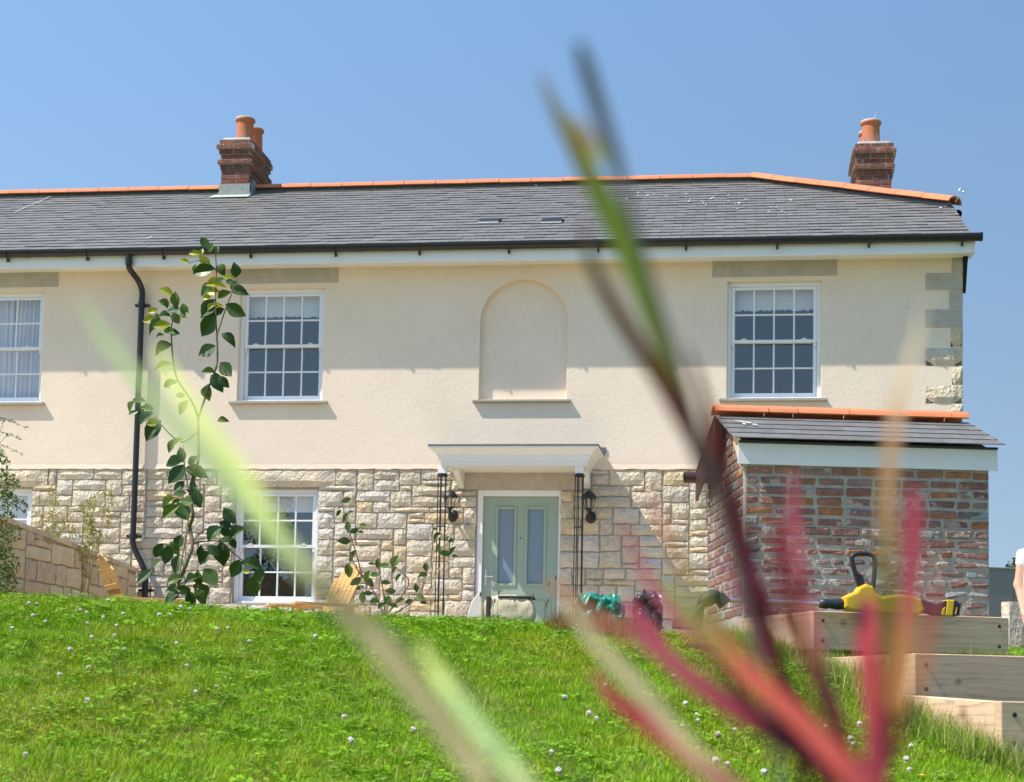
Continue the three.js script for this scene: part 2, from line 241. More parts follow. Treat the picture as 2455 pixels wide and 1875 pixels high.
{
  const s = new THREE.Shape([[WX0, SY], [WX1 - 0.001, SY], [WX1 - 0.001, WT], [WX0, WT]].map(p => new THREE.Vector2(...p)));
  for (const w of winUp) s.holes.push(new THREE.Path([[w.x0, UY0], [w.x0, UY1], [w.x1, UY1], [w.x1, UY0]].map(p => new THREE.Vector2(...p))));
  const n = new THREE.Path(), cx = (NICHE.x0 + NICHE.x1) / 2, rad = (NICHE.x1 - NICHE.x0) / 2;
  n.moveTo(NICHE.x0, NICHE.y0); n.lineTo(NICHE.x1, NICHE.y0); n.lineTo(NICHE.x1, NICHE.ys); n.absarc(cx, NICHE.ys, rad, 0, Math.PI, false); n.lineTo(NICHE.x0, NICHE.y0); s.holes.push(n);
  const g = new THREE.ExtrudeGeometry(s, { depth: 0.30, bevelEnabled: true, bevelSize: 0.006, bevelThickness: 0.006, bevelOffset: -0.006, bevelSegments: 2, curveSegments: 28 }).translate(0, 0, -0.306);
  obj('render_wall', uvm(g), M.render, house);
  const nc = part('blind_arch', house);
  obj('recess_panel', box(NICHE.x0 - 0.1, NICHE.x1 + 0.1, NICHE.y0 - 0.1, 4.8, -0.2, -0.08), M.render, nc);
  obj('sill', cb(-0.645, 0.557, 3.195, 3.2245, -0.05, 0.062, 0.004), M.sill, nc);
  // ragged lower edge of the render where it laps the stonework
  const L = []; let py = 0; for (let x = WX0; x < WX1 - 0.05; x += 0.09) { const y0 = SY - 0.012 * py; py = R(); const y1 = SY - 0.012 * py; L.push([V3(x, y0 - 0.004, 0.012), V3(x + 0.09, y1 - 0.004, 0.012), V3(x + 0.09, SY + 0.05, 0.0045)], [V3(x, y0 - 0.004, 0.012), V3(x + 0.09, SY + 0.05, 0.0045), V3(x, SY + 0.05, 0.0045)], [V3(x, y0 - 0.004, 0.012), V3(x, y0 - 0.006, -0.04), V3(x + 0.09, y1 - 0.006, -0.04)], [V3(x, y0 - 0.004, 0.012), V3(x + 0.09, y1 - 0.006, -0.04), V3(x + 0.09, y1 - 0.004, 0.012)]); }
  obj('render_edge', tris(L), M.render, house);
  // the other walls
  const gs = extr([[0.2, -0.6], [0.2, WT], [RZ, RY - 0.25], [BZ + 0.5, WT], [BZ + 0.5, -0.6]].map(([z, y]) => [z, y]), 0.3);
  gs.rotateY(-Math.PI / 2); // shape x -> world z
  const g2 = gs.clone(); 
  obj('gable_wall', uvm(gs.scale(1, 1, 1).translate(WX1 - 0.002, 0, -0.22)), M.render, house);
  obj('end_wall', uvm(g2.translate(WX0 + 0.3, 0, -0.22)), M.render, house);
  obj('back_wall', box(WX0, WX1, -0.6, WT, BZ, BZ + 0.3), M.render, house);
}
const stoneWall = part('stone_wall', house);
{ // mortar bed with real openings
  const s = new THREE.Shape([[WX0, -0.6], [WX1 - 0.003, -0.6], [WX1 - 0.003, SY + 0.02], [WX0, SY + 0.02]].map(p => new THREE.Vector2(...p)));
  for (const w of winLo) s.holes.push(new THREE.Path([[w.x0, LY0], [w.x0, LY1], [w.x1, LY1], [w.x1, LY0]].map(p => new THREE.Vector2(...p))));
  s.holes.push(new THREE.Path([[-0.565, -0.02], [-0.565, 2.132], [0.465, 2.132], [0.465, -0.02]].map(p => new THREE.Vector2(...p))));
  obj('mortar_bed', uvm(new THREE.ExtrudeGeometry(s, { depth: 0.293, bevelEnabled: false }).translate(0, 0, -0.309)), M.mortar, stoneWall);
}
// one rock-faced stone: front pitched outwards, uneven outline
function stoneGeo(w, h, dep, bulge, nx, ny, jit = 0.012, sd = Math.floor(R() * 1e6)) {
  const L = [], P = [], ox = R() * 9, oy = R() * 9;
  for (let j = 0; j <= ny; j++) for (let i = 0; i <= nx; i++) {
    const u = i / nx, v = j / ny, ex = Math.min(u, 1 - u) * w, ey = Math.min(v, 1 - v) * h, e = Math.min(1, Math.min(ex, ey) / 0.022);
    const jx = (hash2(i, j, sd) - 0.5) * jit * (i && i < nx ? 1.4 : 1), jy = (hash2(i, j, sd + 1) - 0.5) * jit;
    P.push(V3((u - 0.5) * w + jx, (v - 0.5) * h + jy, e * bulge * (0.45 + 0.9 * hash2(i, j, sd + 2)) - (1 - e) * 0.008));
  }
  const at2 = (i, j) => P[j * (nx + 1) + i];
  for (let j = 0; j < ny; j++) for (let i = 0; i < nx; i++) { const a = at2(i, j), b = at2(i + 1, j), c = at2(i + 1, j + 1), d = at2(i, j + 1); if ((i + j) & 1) L.push([a, b, c], [a, c, d]); else L.push([a, b, d], [b, c, d]); }
  const rim = []; for (let i = 0; i < nx; i++) rim.push(at2(i, 0)); for (let j = 0; j < ny; j++) rim.push(at2(nx, j)); for (let i = nx; i > 0; i--) rim.push(at2(i, ny)); for (let j = ny; j > 0; j--) rim.push(at2(0, j));
  rim.forEach((a, k) => { const b = rim[(k + 1) % rim.length], a2 = V3(a.x, a.y, -dep), b2 = V3(b.x, b.y, -dep); L.push([a, a2, b2], [a, b2, b]); });
  return tris(L, ox, oy);
}
// coursed random rubble filling a region; blocked(x, y) says where no stone goes
function rubble(x0, x1, y0, y1, cx, cy, blocked, hs, wmin, wmax) {
  const nx = Math.round((x1 - x0) / cx), ny = Math.round((y1 - y0) / cy), occ = new Uint8Array(nx * ny), out = [];
  for (let j = 0; j < ny; j++) for (let i = 0; i < nx; i++) if (blocked(x0 + (i + 0.5) * cx, y0 + (j + 0.5) * cy)) occ[j * nx + i] = 1;
  for (let j = 0; j < ny; j++) for (let i = 0; i < nx; i++) {
    if (occ[j * nx + i]) continue;
    let run = 0; while (i + run < nx && !occ[j * nx + i + run] && run < wmax / cx) run++;
    let hh = pick(hs); let w = Math.max(1, Math.round(rr(wmin, wmax) * (hh > 2 ? 0.75 : 1) / cx)); if (run - w < 3) w = run; w = Math.min(w, run); if (w * cx < 0.12) hh = Math.min(hh, 2);
    let h = 1; for (; h < hh && j + h < ny; h++) { let ok = true; for (let k = 0; k < w; k++) if (occ[(j + h) * nx + i + k]) ok = false; if (!ok) break; }
    if (j + h === ny - 1 && R() < 0.7) { let ok = true; for (let k = 0; k < w; k++) if (occ[(j + h) * nx + i + k]) ok = false; if (ok) h++; }
    for (let q = 0; q < h; q++) for (let k = 0; k < w; k++) occ[(j + q) * nx + i + k] = 1;
    out.push({ x: x0 + (i + w / 2) * cx, y: y0 + (j + h / 2) * cy, w: w * cx, h: h * cy });
  }
  return out;
}
{
  const inR = (x, y, a, b, c, d) => x > a && x < b && y > c && y < d;
  const blocked = (x, y) => winLo.some(w => inR(x, y, w.x0, w.x1, LY0 - 0.02, LY1 + 0.3) || inR(x, y, w.x0 - 0.24, w.x1 + 0.22, LY1 + 0.02, 3)) || inR(x, y, -0.57, 0.47, -1, 2.4) || inR(x, y, -0.765, 0.745, 2.13, 3);
  const st = rubble(-7.9, 3.5, 0.38, SY - 0.005, 0.0535, 0.0667, blocked, [1, 2, 2, 3, 3, 2, 3, 2], 0.17, 0.48);
  st.sort((a, b) => b.w * b.h - a.w * a.h);
  const rest = [];
  st.forEach((s, k) => {
    const g = stoneGeo(s.w - rr(0.015, 0.024), s.h - rr(0.014, 0.021), 0.05, rr(0.006, 0.015), s.w > 0.3 ? 4 : 3, s.h > 0.15 ? 3 : 2, 0.017).translate(s.x, s.y, 0.0), dark = R() < 0.05;
    if (k < 290) obj('stone', g, R() < 0.04 ? M.stone[5] : M.stone[[0, 1, 2, 3, 4, 6, 7][Math.floor(R() * 7)]], stoneWall);
    else { const c = pick(stoneTints), a = new Float32Array(g.attributes.position.count * 3); for (let i = 0; i < a.length; i += 3) { a[i] = c[0]; a[i + 1] = c[1]; a[i + 2] = c[2]; } g.setAttribute('color', new THREE.BufferAttribute(a, 3)); rest.push(g); }
  });
  if (rest.length) { const o = obj('small_stones', rest, M.stoneVC, stoneWall); o.userData.kind = 'stuff'; }
  // long rock-faced stones over the lower windows, dressed lintel over the door, lintels above
  for (const w of winLo) obj('stone', stoneGeo(w.x1 - w.x0 + 0.42, 0.225, 0.06, 0.026, 6, 3).translate((w.x0 + w.x1) / 2 - 0.01, 2.268, 0.004), M.stone[0], stoneWall);
  obj('lintel', cbox(1.50, 0.255, 0.28, 0.006, 0.006).translate(-0.01, 2.262, -0.128), M.lintel, house);
  for (const [a, b] of [[-7.55, -5.998], [-3.80, -2.363], [2.243, 3.722]]) obj('lintel', cbox(b - a, 0.208, 0.30, 0.006, 0.008).translate((a + b) / 2, 4.812, -0.142), M.lintel, house);
  // quoins at the corner, long and short in turn
  let y = 4.915; const hs = [0.195, 0.21, 0.225, 0.225, 0.235, 0.225, 0.225, 0.225, 0.23, 0.225, 0.23];
  hs.forEach((h, k) => { const wd = k % 2 ? 0.43 : 0.125 + 0.015 * (k % 3), smooth = k < 4, g = smooth ? cbox(wd, h - 0.012, 0.3, 0.006, 0.006) : stoneGeo(wd, h - 0.012, 0.2, 0.016, 4, 3, 0.006); g.translate(WX1 + 0.006 - wd / 2, y - h / 2, smooth ? -0.138 : 0.008); obj('quoin', g, smooth ? M.lintel : pick([M.stone[3], M.stone[0], M.stone[5]]), house); y -= h; });
}
// sash windows: box frame set back in the wall, two sashes of 4 x 2 panes
function sash(x0, x1, y0, y1, o = {}) {
  const w = part('window', house), f = 0.045, zf = -0.075, cols = o.cols || 4, ym = (y0 + y1) / 2 + (o.ym || 0);
  obj('frame', [cb(x0, x0 + f, y0, y1, zf - 0.12, zf, 0.003), cb(x1 - f, x1, y0, y1, zf - 0.12, zf, 0.003), cb(x0 + f, x1 - f, y1 - 0.05, y1, zf - 0.12, zf, 0.003), cb(x0 + f, x1 - f, y0, y0 + 0.03, zf - 0.12, zf + 0.01, 0.003)], M.white, w);
  const one = (a0, b0, z, nm, top) => {
    const s = 0.042, ts = top ? 0.035 : 0.034, bs = top ? 0.036 : 0.062, xa = x0 + f + 0.002, xb = x1 - f - 0.002, g = [cb(xa, xa + s, a0, b0, z - 0.035, z, 0.003), cb(xb - s, xb, a0, b0, z - 0.035, z, 0.003), cb(xa + s, xb - s, b0 - ts, b0, z - 0.035, z, 0.003), cb(xa + s, xb - s, a0, a0 + bs, z - 0.035, z, 0.003)];
    if (top) for (const xx of [xa, xb - s]) g.push(cb(xx + 0.006, xx + s - 0.006, a0 - 0.05, a0, z - 0.03, z - 0.004, 0.003));
    obj(nm, g, M.white, w);
    const gx0 = xa + s, gx1 = xb - s, gy0 = a0 + bs, gy1 = b0 - ts, bw = 0.02, pw = (gx1 - gx0 - bw * (cols - 1)) / cols, ph = (gy1 - gy0 - bw) / 2, bars = [];
    for (let k = 1; k < cols; k++) bars.push(cb(gx0 + k * pw + (k - 1) * bw, gx0 + k * (pw + bw), gy0, gy1, z - 0.028, z - 0.004, 0.003));
    for (let k = 0; k < cols; k++) bars.push(cb(gx0 + k * (pw + bw), gx0 + k * (pw + bw) + pw, gy0 + ph, gy0 + ph + bw, z - 0.027, z - 0.005, 0.003));
    obj('glazing_bars', bars, M.white, w);
    for (let k = 0; k < cols; k++) for (let r = 0; r < 2; r++) { const ax = gx0 + k * (pw + bw), ay = gy0 + r * (ph + bw); const p = obj('pane', new THREE.PlaneGeometry(pw + 0.01, ph + 0.01).rotateX(rr(-0.004, 0.004)).rotateY(rr(-0.004, 0.004)).translate(ax + pw / 2, ay + ph / 2, z - 0.018), M.glass, w); }
    if (top) for (const k of [0, cols - 1]) { const cx = gx0 + k * (pw + bw) + pw / 2; obj('sash_lift', [cb(cx - 0.035, cx + 0.035, gy0, gy0 + 0.008, z - 0.01, z + 0.006, 0.002), cb(cx - 0.012, cx + 0.012, gy0 + 0.008, gy0 + 0.02, z - 0.01, z + 0.004, 0.002)], M.white, w); }
  };
  one(ym - 0.018, y1 - 0.052, zf - 0.012, 'upper_sash', true);
  one(y0 + 0.032, ym + 0.018, zf - 0.062, 'lower_sash', false);
  if (o.sill) obj('sill', cb(x0 - o.sill, x1 + o.sill - 0.02, y0 - 0.035, y0 - 0.001, -0.06, 0.062, 0.004), M.sill, w);
  if (o.blind) { // roller blind with a lacy lower hem
    const L = [], n = 46, xa = x0 + 0.03, xb = x1 - 0.03, yt = y1 - 0.03, yb = y1 - o.blind, z = -0.24;
    for (let i = 0; i < n; i++) { const a = xa + (xb - xa) * i / n, b = xa + (xb - xa) * (i + 1) / n, e0 = o.lace ? 0.03 * hash2(i, 3, 4) : 0, e1 = o.lace ? 0.03 * hash2(i + 1, 3, 4) : 0; L.push([V3(a, yb - e0, z), V3(b, yb - e1, z), V3(b, yt, z)], [V3(a, yb - e0, z), V3(b, yt, z), V3(a, yt, z)]); }
    obj('blind', tris(L), M.blind, w);
  }
  if (o.curtain) {
    for (const [a, b, lean] of [[x0 + 0.02, x0 + 0.62, 0.02], [x0 + 0.64, x1 - 0.02, -0.06]]) { const L = [], n = 40, zz = i => -0.26 + 0.025 * Math.sin(i * 1.25) + 0.012 * Math.sin(i * 2.7); for (let i = 0; i < n; i++) for (let j = 0; j < 6; j++) { const X = (k, q) => a + (b - a) * k / n + lean * (1 - q / 6) * (1 - k / n), Yq = q => y0 - 0.05 + (y1 - y0 + 0.05) * q / 6; const p = (k, q) => V3(X(k, q), Yq(q), zz(k)); L.push([p(i, j), p(i + 1, j), p(i + 1, j + 1)], [p(i, j), p(i + 1, j + 1), p(i, j + 1)]); } obj('curtain', tris(L), M.curtain, w); }
  }
  const e = 0.75, dz = -4.4, f0 = y0 - 0.72, f1 = y1 + 0.2; // the room behind: plain painted walls, floor and ceiling
  obj('room_lining', [box(x0 - e, x1 + e, f0 - 0.06, f0, dz, -0.31), box(x0 - e, x1 + e, f1, f1 + 0.06, dz, -0.31), box(x0 - e - 0.06, x0 - e, f0 - 0.06, f1 + 0.06, dz, -0.31), box(x1 + e, x1 + e + 0.06, f0 - 0.06, f1 + 0.06, dz, -0.31), box(x0 - e - 0.06, x1 + e + 0.06, f0 - 0.06, f1 + 0.06, dz - 0.06, dz)], M.room, w);
  return w;
}
sash(winUp[0].x0, winUp[0].x1, UY0, UY1, { sill: 0.085, curtain: true, cols: 3 });
sash(winUp[1].x0, winUp[1].x1, UY0, UY1, { sill: 0.09, blind: 0.30, lace: true });
sash(winUp[2].x0, winUp[2].x1, UY0, UY1, { sill: 0.09, blind: 0.29, lace: true });
sash(winLo[0].x0, winLo[0].x1, LY0, LY1, { blind: 0.55 });
sash(winLo[1].x0, winLo[1].x1, LY0, LY1, { blind: 0.27 });
{ // front door
  const d = part('front_door', house), z = -0.085, x0 = -0.495, x1 = 0.43, y1 = 2.055;
  obj('door_frame', [cb(-0.565, x0, 0, 2.132, -0.19, -0.03), cb(x1, 0.465, 0, 2.132, -0.19, -0.03), cb(x0, x1, y1, 2.132, -0.19, -0.03)], M.white, d);
  const gl = [[-0.31, -0.118], [0.05, 0.245]], y0 = 1.0, yt = 1.898, s = new THREE.Shape([[x0 + 0.003, 0.02], [x1 - 0.003, 0.02], [x1 - 0.003, y1 - 0.003], [x0 + 0.003, y1 - 0.003]].map(p => new THREE.Vector2(...p)));
  for (const [a, b] of gl) s.holes.push(new THREE.Path([[a, y0], [a, yt], [b, yt], [b, y0]].map(p => new THREE.Vector2(...p))));
  obj('door_leaf', uvm(new THREE.ExtrudeGeometry(s, { depth: 0.045, bevelEnabled: false }).translate(0, 0, z - 0.045)), M.door, d);
  for (const [a, b] of gl) {
    const m = 0.036; obj('moulding', [cb(a - m, a, y0 - m, yt + m, z + 0.0005, z + 0.014, 0.005), cb(b, b + m, y0 - m, yt + m, z + 0.0005, z + 0.014, 0.005), cb(a, b, yt, yt + m, z + 0.0005, z + 0.014, 0.005), cb(a, b, y0 - m, y0, z + 0.0005, z + 0.014, 0.005)], M.door, d);
    obj('door_glass', box(a - 0.005, b + 0.005, y0 - 0.005, yt + 0.005, z - 0.03, z - 0.018), M.frost, d);
  }
  for (const [a, b] of gl) { const m = 0.03; obj('lower_panel', [cb(a - m, b + m, 0.20, 0.80, z + 0.0005, z + 0.01, 0.008)], M.door, d); }
  const hx = -0.455; obj('handle', [cb(hx - 0.014, hx + 0.014, 0.97, 1.17, z + 0.0005, z + 0.010, 0.004), rod(V3(hx, 1.075, z + 0.01), V3(hx, 1.075, z + 0.045), 0.008), rod(V3(hx - 0.005, 1.075, z + 0.045), V3(hx + 0.105, 1.075, z + 0.047), 0.009)], M.steel, d);
  obj('peephole', new THREE.CylinderGeometry(0.008, 0.008, 0.012, 10).rotateX(Math.PI / 2).translate(-0.033, 1.55, z + 0.004), M.iron, d);
  obj('room_lining', [box(-0.9, 0.8, -0.05, 2.4, -1.4, -1.34)], M.room, d);
}
{ // door canopy: flared cornice with a lead top, on two brackets
  const c = part('door_canopy', house), X0 = -1.03, X1 = 0.965, ZF = 0.75;
  const lv = [[2.362, 0.13], [2.405, 0.13], [2.407, 0.105], [2.455, 0.10], [2.457, 0.085], [2.475, 0.082], [2.505, 0.055], [2.535, 0.022], [2.545, 0.0], [2.562, 0.0]], L = [];
  for (let k = 0; k < lv.length - 1; k++) { const [ya, ia] = lv[k], [yb, ib] = lv[k + 1], a = [V3(X0 + ia, ya, 0), V3(X0 + ia, ya, ZF - ia), V3(X1 - ia, ya, ZF - ia), V3(X1 - ia, ya, 0)], b = [V3(X0 + ib, yb, 0), V3(X0 + ib, yb, ZF - ib), V3(X1 - ib, yb, ZF - ib), V3(X1 - ib, yb, 0)]; for (let q = 0; q < 3; q++) L.push([a[q], a[q + 1], b[q + 1]], [a[q], b[q + 1], b[q]]); }
  obj('cornice', tris(L), M.whiteWood, c);
  obj('soffit', box(X0 + 0.132, X1 - 0.132, 2.352, 2.366, -0.03, ZF - 0.131), M.whiteWood, c);
  obj('lead_top', [cb(X0 - 0.012, X1 + 0.012, 2.5625, 2.585, -0.02, ZF + 0.012, 0.006)], M.lead, c);
  obj('lead_upstand', [cb(X0 - 0.012, X1 + 0.03, 2.586, 2.66, 0.0065, 0.02, 0.004)], M.lead, c);
  for (const bx of [-0.80, 0.735]) {
    const sh = new THREE.Shape(); sh.moveTo(0.003, 2.16); sh.lineTo(0.06, 2.16); sh.lineTo(0.09, 2.18); sh.lineTo(0.40, 2.31); sh.lineTo(0.40, 2.35); sh.lineTo(0.003, 2.35);
    const g = new THREE.ExtrudeGeometry(sh, { depth: 0.065, bevelEnabled: true, bevelSize: 0.004, bevelThickness: 0.004, bevelSegments: 1 }); g.rotateY(-Math.PI / 2).translate(bx + 0.075, 0, 0.02);
    obj('bracket', uvm(g), M.whiteWood, c);
  }
  for (const bx of [-0.895, 0.735]) obj('post_block', cb(bx - 0.05, bx + 0.05, 2.262, 2.352, 0.50, 0.59, 0.004), M.whiteWood, c);
  c.position.y = -0.016;
}
// ---- roof
const roof = part('roof', house);
{
  const gauge = 0.186, sl = Math.hypot(EAVE.z - RZ, RY - EAVE.y), up = V3(0, Math.sin(27 * Math.PI / 180), -Math.cos(27 * Math.PI / 180)), nrm = V3(0, up.z * -1, up.y), rows = Math.ceil(sl / gauge), all = [];
  const hipX = t => { const y = EAVE.y + up.y * t; if (y < HIPE.y) return HIPE.x + (y - EAVE.y) / (HIPE.y - EAVE.y) * 0; return HIPE.x + (APEX.x - HIPE.x) * (y - HIPE.y) / (RY - HIPE.y); };
  for (let r = 0; r < rows; r++) {
    const t0 = r * gauge - 0.02, t1 = Math.min(sl - 0.01, t0 + gauge * 2.0), w = 0.253; let x = WX0 - (r % 2) * w / 2 - 0.02; const xm0 = hipX(Math.max(0, t0)), xm1 = hipX(Math.min(sl, t0 + gauge));
    while (x < xm0 - 0.02) {
      const xa = x + 0.002, xb = Math.min(x + w - 0.002, xm0 + (r === 0 ? 0.02 : 0)), l0 = 0.022 + rr(-0.002, 0.004), sk = rr(-0.004, 0.004), th = 0.007, q = (xx, t, lift) => V3(xx, EAVE.y, EAVE.z).addScaledVector(up, t).addScaledVector(nrm, lift);
      const xbT = Math.min(xb, xm1), a = q(xa, t0 + sk, l0), b = q(xb, t0 - sk, l0), cc = q(Math.max(xa + 0.01, xbT), t1, 0.003), d = q(xa, t1, 0.003), a2 = a.clone().addScaledVector(nrm, -th), b2 = b.clone().addScaledVector(nrm, -th), c2 = cc.clone().addScaledVector(nrm, -th), d2 = d.clone().addScaledVector(nrm, -th);
      const g = tris([[a, b, cc], [a, cc, d], [a, a2, b2], [a, b2, b], [b, b2, c2], [b, c2, cc], [a, d, d2], [a, d2, a2]], R() * 5, R() * 5);
      all.push({ g, key: r * 10 - x * 0.2, x }); x += w;
    }
  }
  all.sort((p, q) => (p.x < -7 ? 1e3 : 0) + p.key - (q.x < -7 ? 1e3 : 0) - q.key);
  const rest = [];
  all.forEach((s, k) => {
    if (k < 290) obj('slate', s.g, pick(M.slate), roof);
    else { const c = pick(SLC), a = new Float32Array(s.g.attributes.position.count * 3); for (let i = 0; i < a.length; i += 3) { a[i] = c[0]; a[i + 1] = c[1]; a[i + 2] = c[2]; } s.g.setAttribute('color', new THREE.BufferAttribute(a, 3)); rest.push(s.g); }
  });
  obj('upper_slates', rest, M.slateVC, roof).userData.kind = 'stuff';
  const hb = V3(HIPE.x, HIPE.y, 2 * RZ - HIPE.z), A = V3(APEX.x, RY, RZ), W0 = V3(WX0, RY, RZ);
  const e0 = V3(WX0, EAVE.y - 0.01, EAVE.z - 0.01), e1 = V3(HIPE.x, EAVE.y - 0.01, EAVE.z - 0.01), f0 = V3(WX0, EAVE.y - 0.01, BZ), f1 = V3(HIPE.x, EAVE.y - 0.01, BZ), dn = v => v.clone().add(V3(0, -0.02, 0));
  obj('roof_deck', tris([[dn(e0), dn(e1), dn(HIPE)], [dn(e0), dn(HIPE), dn(A)], [dn(e0), dn(A), dn(W0)]]), M.slate[1], roof);
  obj('back_slope', tris([[f0, f1, hb], [f0, hb, A], [f0, A, W0]]), M.slate[0], roof);
  obj('half_hip', tris([[HIPE, hb, A]]), M.slate[0], roof);
  obj('half_hip_gutter', [tube([V3(HIPE.x + 0.05, HIPE.y - 0.09, HIPE.z + 0.05), V3(HIPE.x + 0.05, HIPE.y - 0.09, hb.z)], 0.05, 2, 10)], M.black, roof);
  // clay ridge and hip tiles
  const prof = []; for (let k = 0; k <= 8; k++) { const a = Math.PI * (0.06 + 0.88 * k / 8); prof.push([0.135 * Math.cos(a) * (1 + 0.12 * Math.abs(Math.cos(a))), 0.115 * Math.pow(Math.sin(a), 0.8) - 0.03]); } for (let k = 8; k >= 0; k--) { const a = Math.PI * (0.06 + 0.88 * k / 8); prof.push([0.118 * Math.cos(a) * (1 + 0.12 * Math.abs(Math.cos(a))), 0.098 * Math.pow(Math.sin(a), 0.8) - 0.034]); }
  const tileRow = (a, b, len, parent, sc = 1) => {
    const dir = b.clone().sub(a), n = Math.round(dir.length() / len), step = dir.length() / n, base = extr(prof.map(p => [p[0] * sc, p[1] * sc]), step - 0.009); dir.normalize();
    const sx = V3().crossVectors(V3(0, 1, 0), dir).normalize(), sy = V3().crossVectors(dir, sx);
    for (let k = 0; k < n; k++) { const g = uvm(base.clone(), R() * 4, R() * 4), m = new THREE.Matrix4().makeBasis(sx, sy, dir); g.applyMatrix4(new THREE.Matrix4().makeRotationX(rr(-0.008, 0.008))); g.applyMatrix4(m); g.translate(...a.clone().addScaledVector(dir, k * step + 0.004).addScaledVector(sy, rr(-0.003, 0.003)).toArray()); obj('ridge_tile', g, pick(M.ridge), parent); }
  };
  function V3(x = 0, y = 0, z = 0) { return new THREE.Vector3(x, y, z); }
  obj('ridge_bedding', [box(WX0, APEX.x, RY - 0.06, RY + 0.045, RZ - 0.07, RZ + 0.07), rod(V3(APEX.x, RY - 0.005, RZ), HIPE.clone().add(V3(-0.05, 0.012, 0.0)), 0.06, 8)], M.lead, roof);
  tileRow(V3(WX0, RY + 0.02, RZ), V3(APEX.x + 0.05, RY + 0.02, RZ), 0.455, roof);
  tileRow(V3(APEX.x, RY + 0.035, RZ), HIPE.clone().add(V3(0.02, 0.05, 0.02)), 0.44, roof);
  const he = HIPE.clone().add(V3(0.02, 0.06, 0.02)); obj('hip_iron', tube([he, he.clone().add(V3(0.03, 0.07, 0)), he.clone().add(V3(0.05, 0.16, 0)), he.clone().add(V3(0.09, 0.18, 0)), he.clone().add(V3(0.11, 0.15, 0)), he.clone().add(V3(0.09, 0.13, 0))], 0.009, 20, 6), M.steel, roof);
  for (const px of [1171, 1322]) { const p = onRoof(px, 539), q = (x, t, l) => p.clone().add(V3(x, 0, 0)).addScaledVector(up, t).addScaledVector(nrm, l); obj('roof_vent', tris([[q(-0.13, 0, 0.028), q(0.13, 0, 0.028), q(0.13, 0.12, 0.06)], [q(-0.13, 0, 0.028), q(0.13, 0.12, 0.06), q(-0.13, 0.12, 0.06)], [q(-0.13, 0.12, 0.06), q(0.13, 0.12, 0.06), q(0.13, 0.30, 0.03)], [q(-0.13, 0.12, 0.06), q(0.13, 0.30, 0.03), q(-0.13, 0.30, 0.03)]]), M.iron, roof); obj('vent_lip', rod(q(-0.13, -0.005, 0.03), q(0.13, -0.005, 0.03), 0.008, 6), M.whiteWood, roof); }
  { // bird droppings on the slates
    const L = []; for (const [px, py, n, sx, sy] of [[1150, 447, 8, 28, 4], [1265, 446, 8, 26, 3], [1690, 484, 14, 60, 14], [1830, 500, 16, 70, 20], [1560, 475, 7, 60, 10], [2260, 503, 2, 6, 3], [360, 574, 2, 6, 2], [40, 512, 1, 3, 2]]) for (let k = 0; k < n; k++) { const p = onRoof(px + (R() - 0.5) * 2 * sx, py + (R() - 0.5) * 2 * sy).addScaledVector(nrm, 0.034), a = rr(0.008, 0.03), b = rr(0.006, 0.03); const e = [0, 1, 2, 3, 4].map(i => p.clone().add(V3(Math.cos(i * 1.256) * a * rr(0.6, 1.2), 0, 0)).addScaledVector(up, Math.sin(i * 1.256) * b)); for (let i = 1; i < 4; i++) L.push([e[0], e[i], e[i + 1]]); }
    for (let k = 0; k < 26; k++) { const u = k / 25, p = onRoof(120 - 82 * u, 477 + 36 * u + rr(-1, 1)).addScaledVector(nrm, 0.034), a = rr(0.012, 0.03); L.push([p.clone().add(V3(-a, 0, 0)), p.clone().add(V3(a, 0, 0)).addScaledVector(up, 0.01), p.clone().addScaledVector(up, 0.03)]); }
    obj('droppings', tris(L), mat([0.62, 0.61, 0.57]), roof).userData.kind = 'stuff';
  }
}
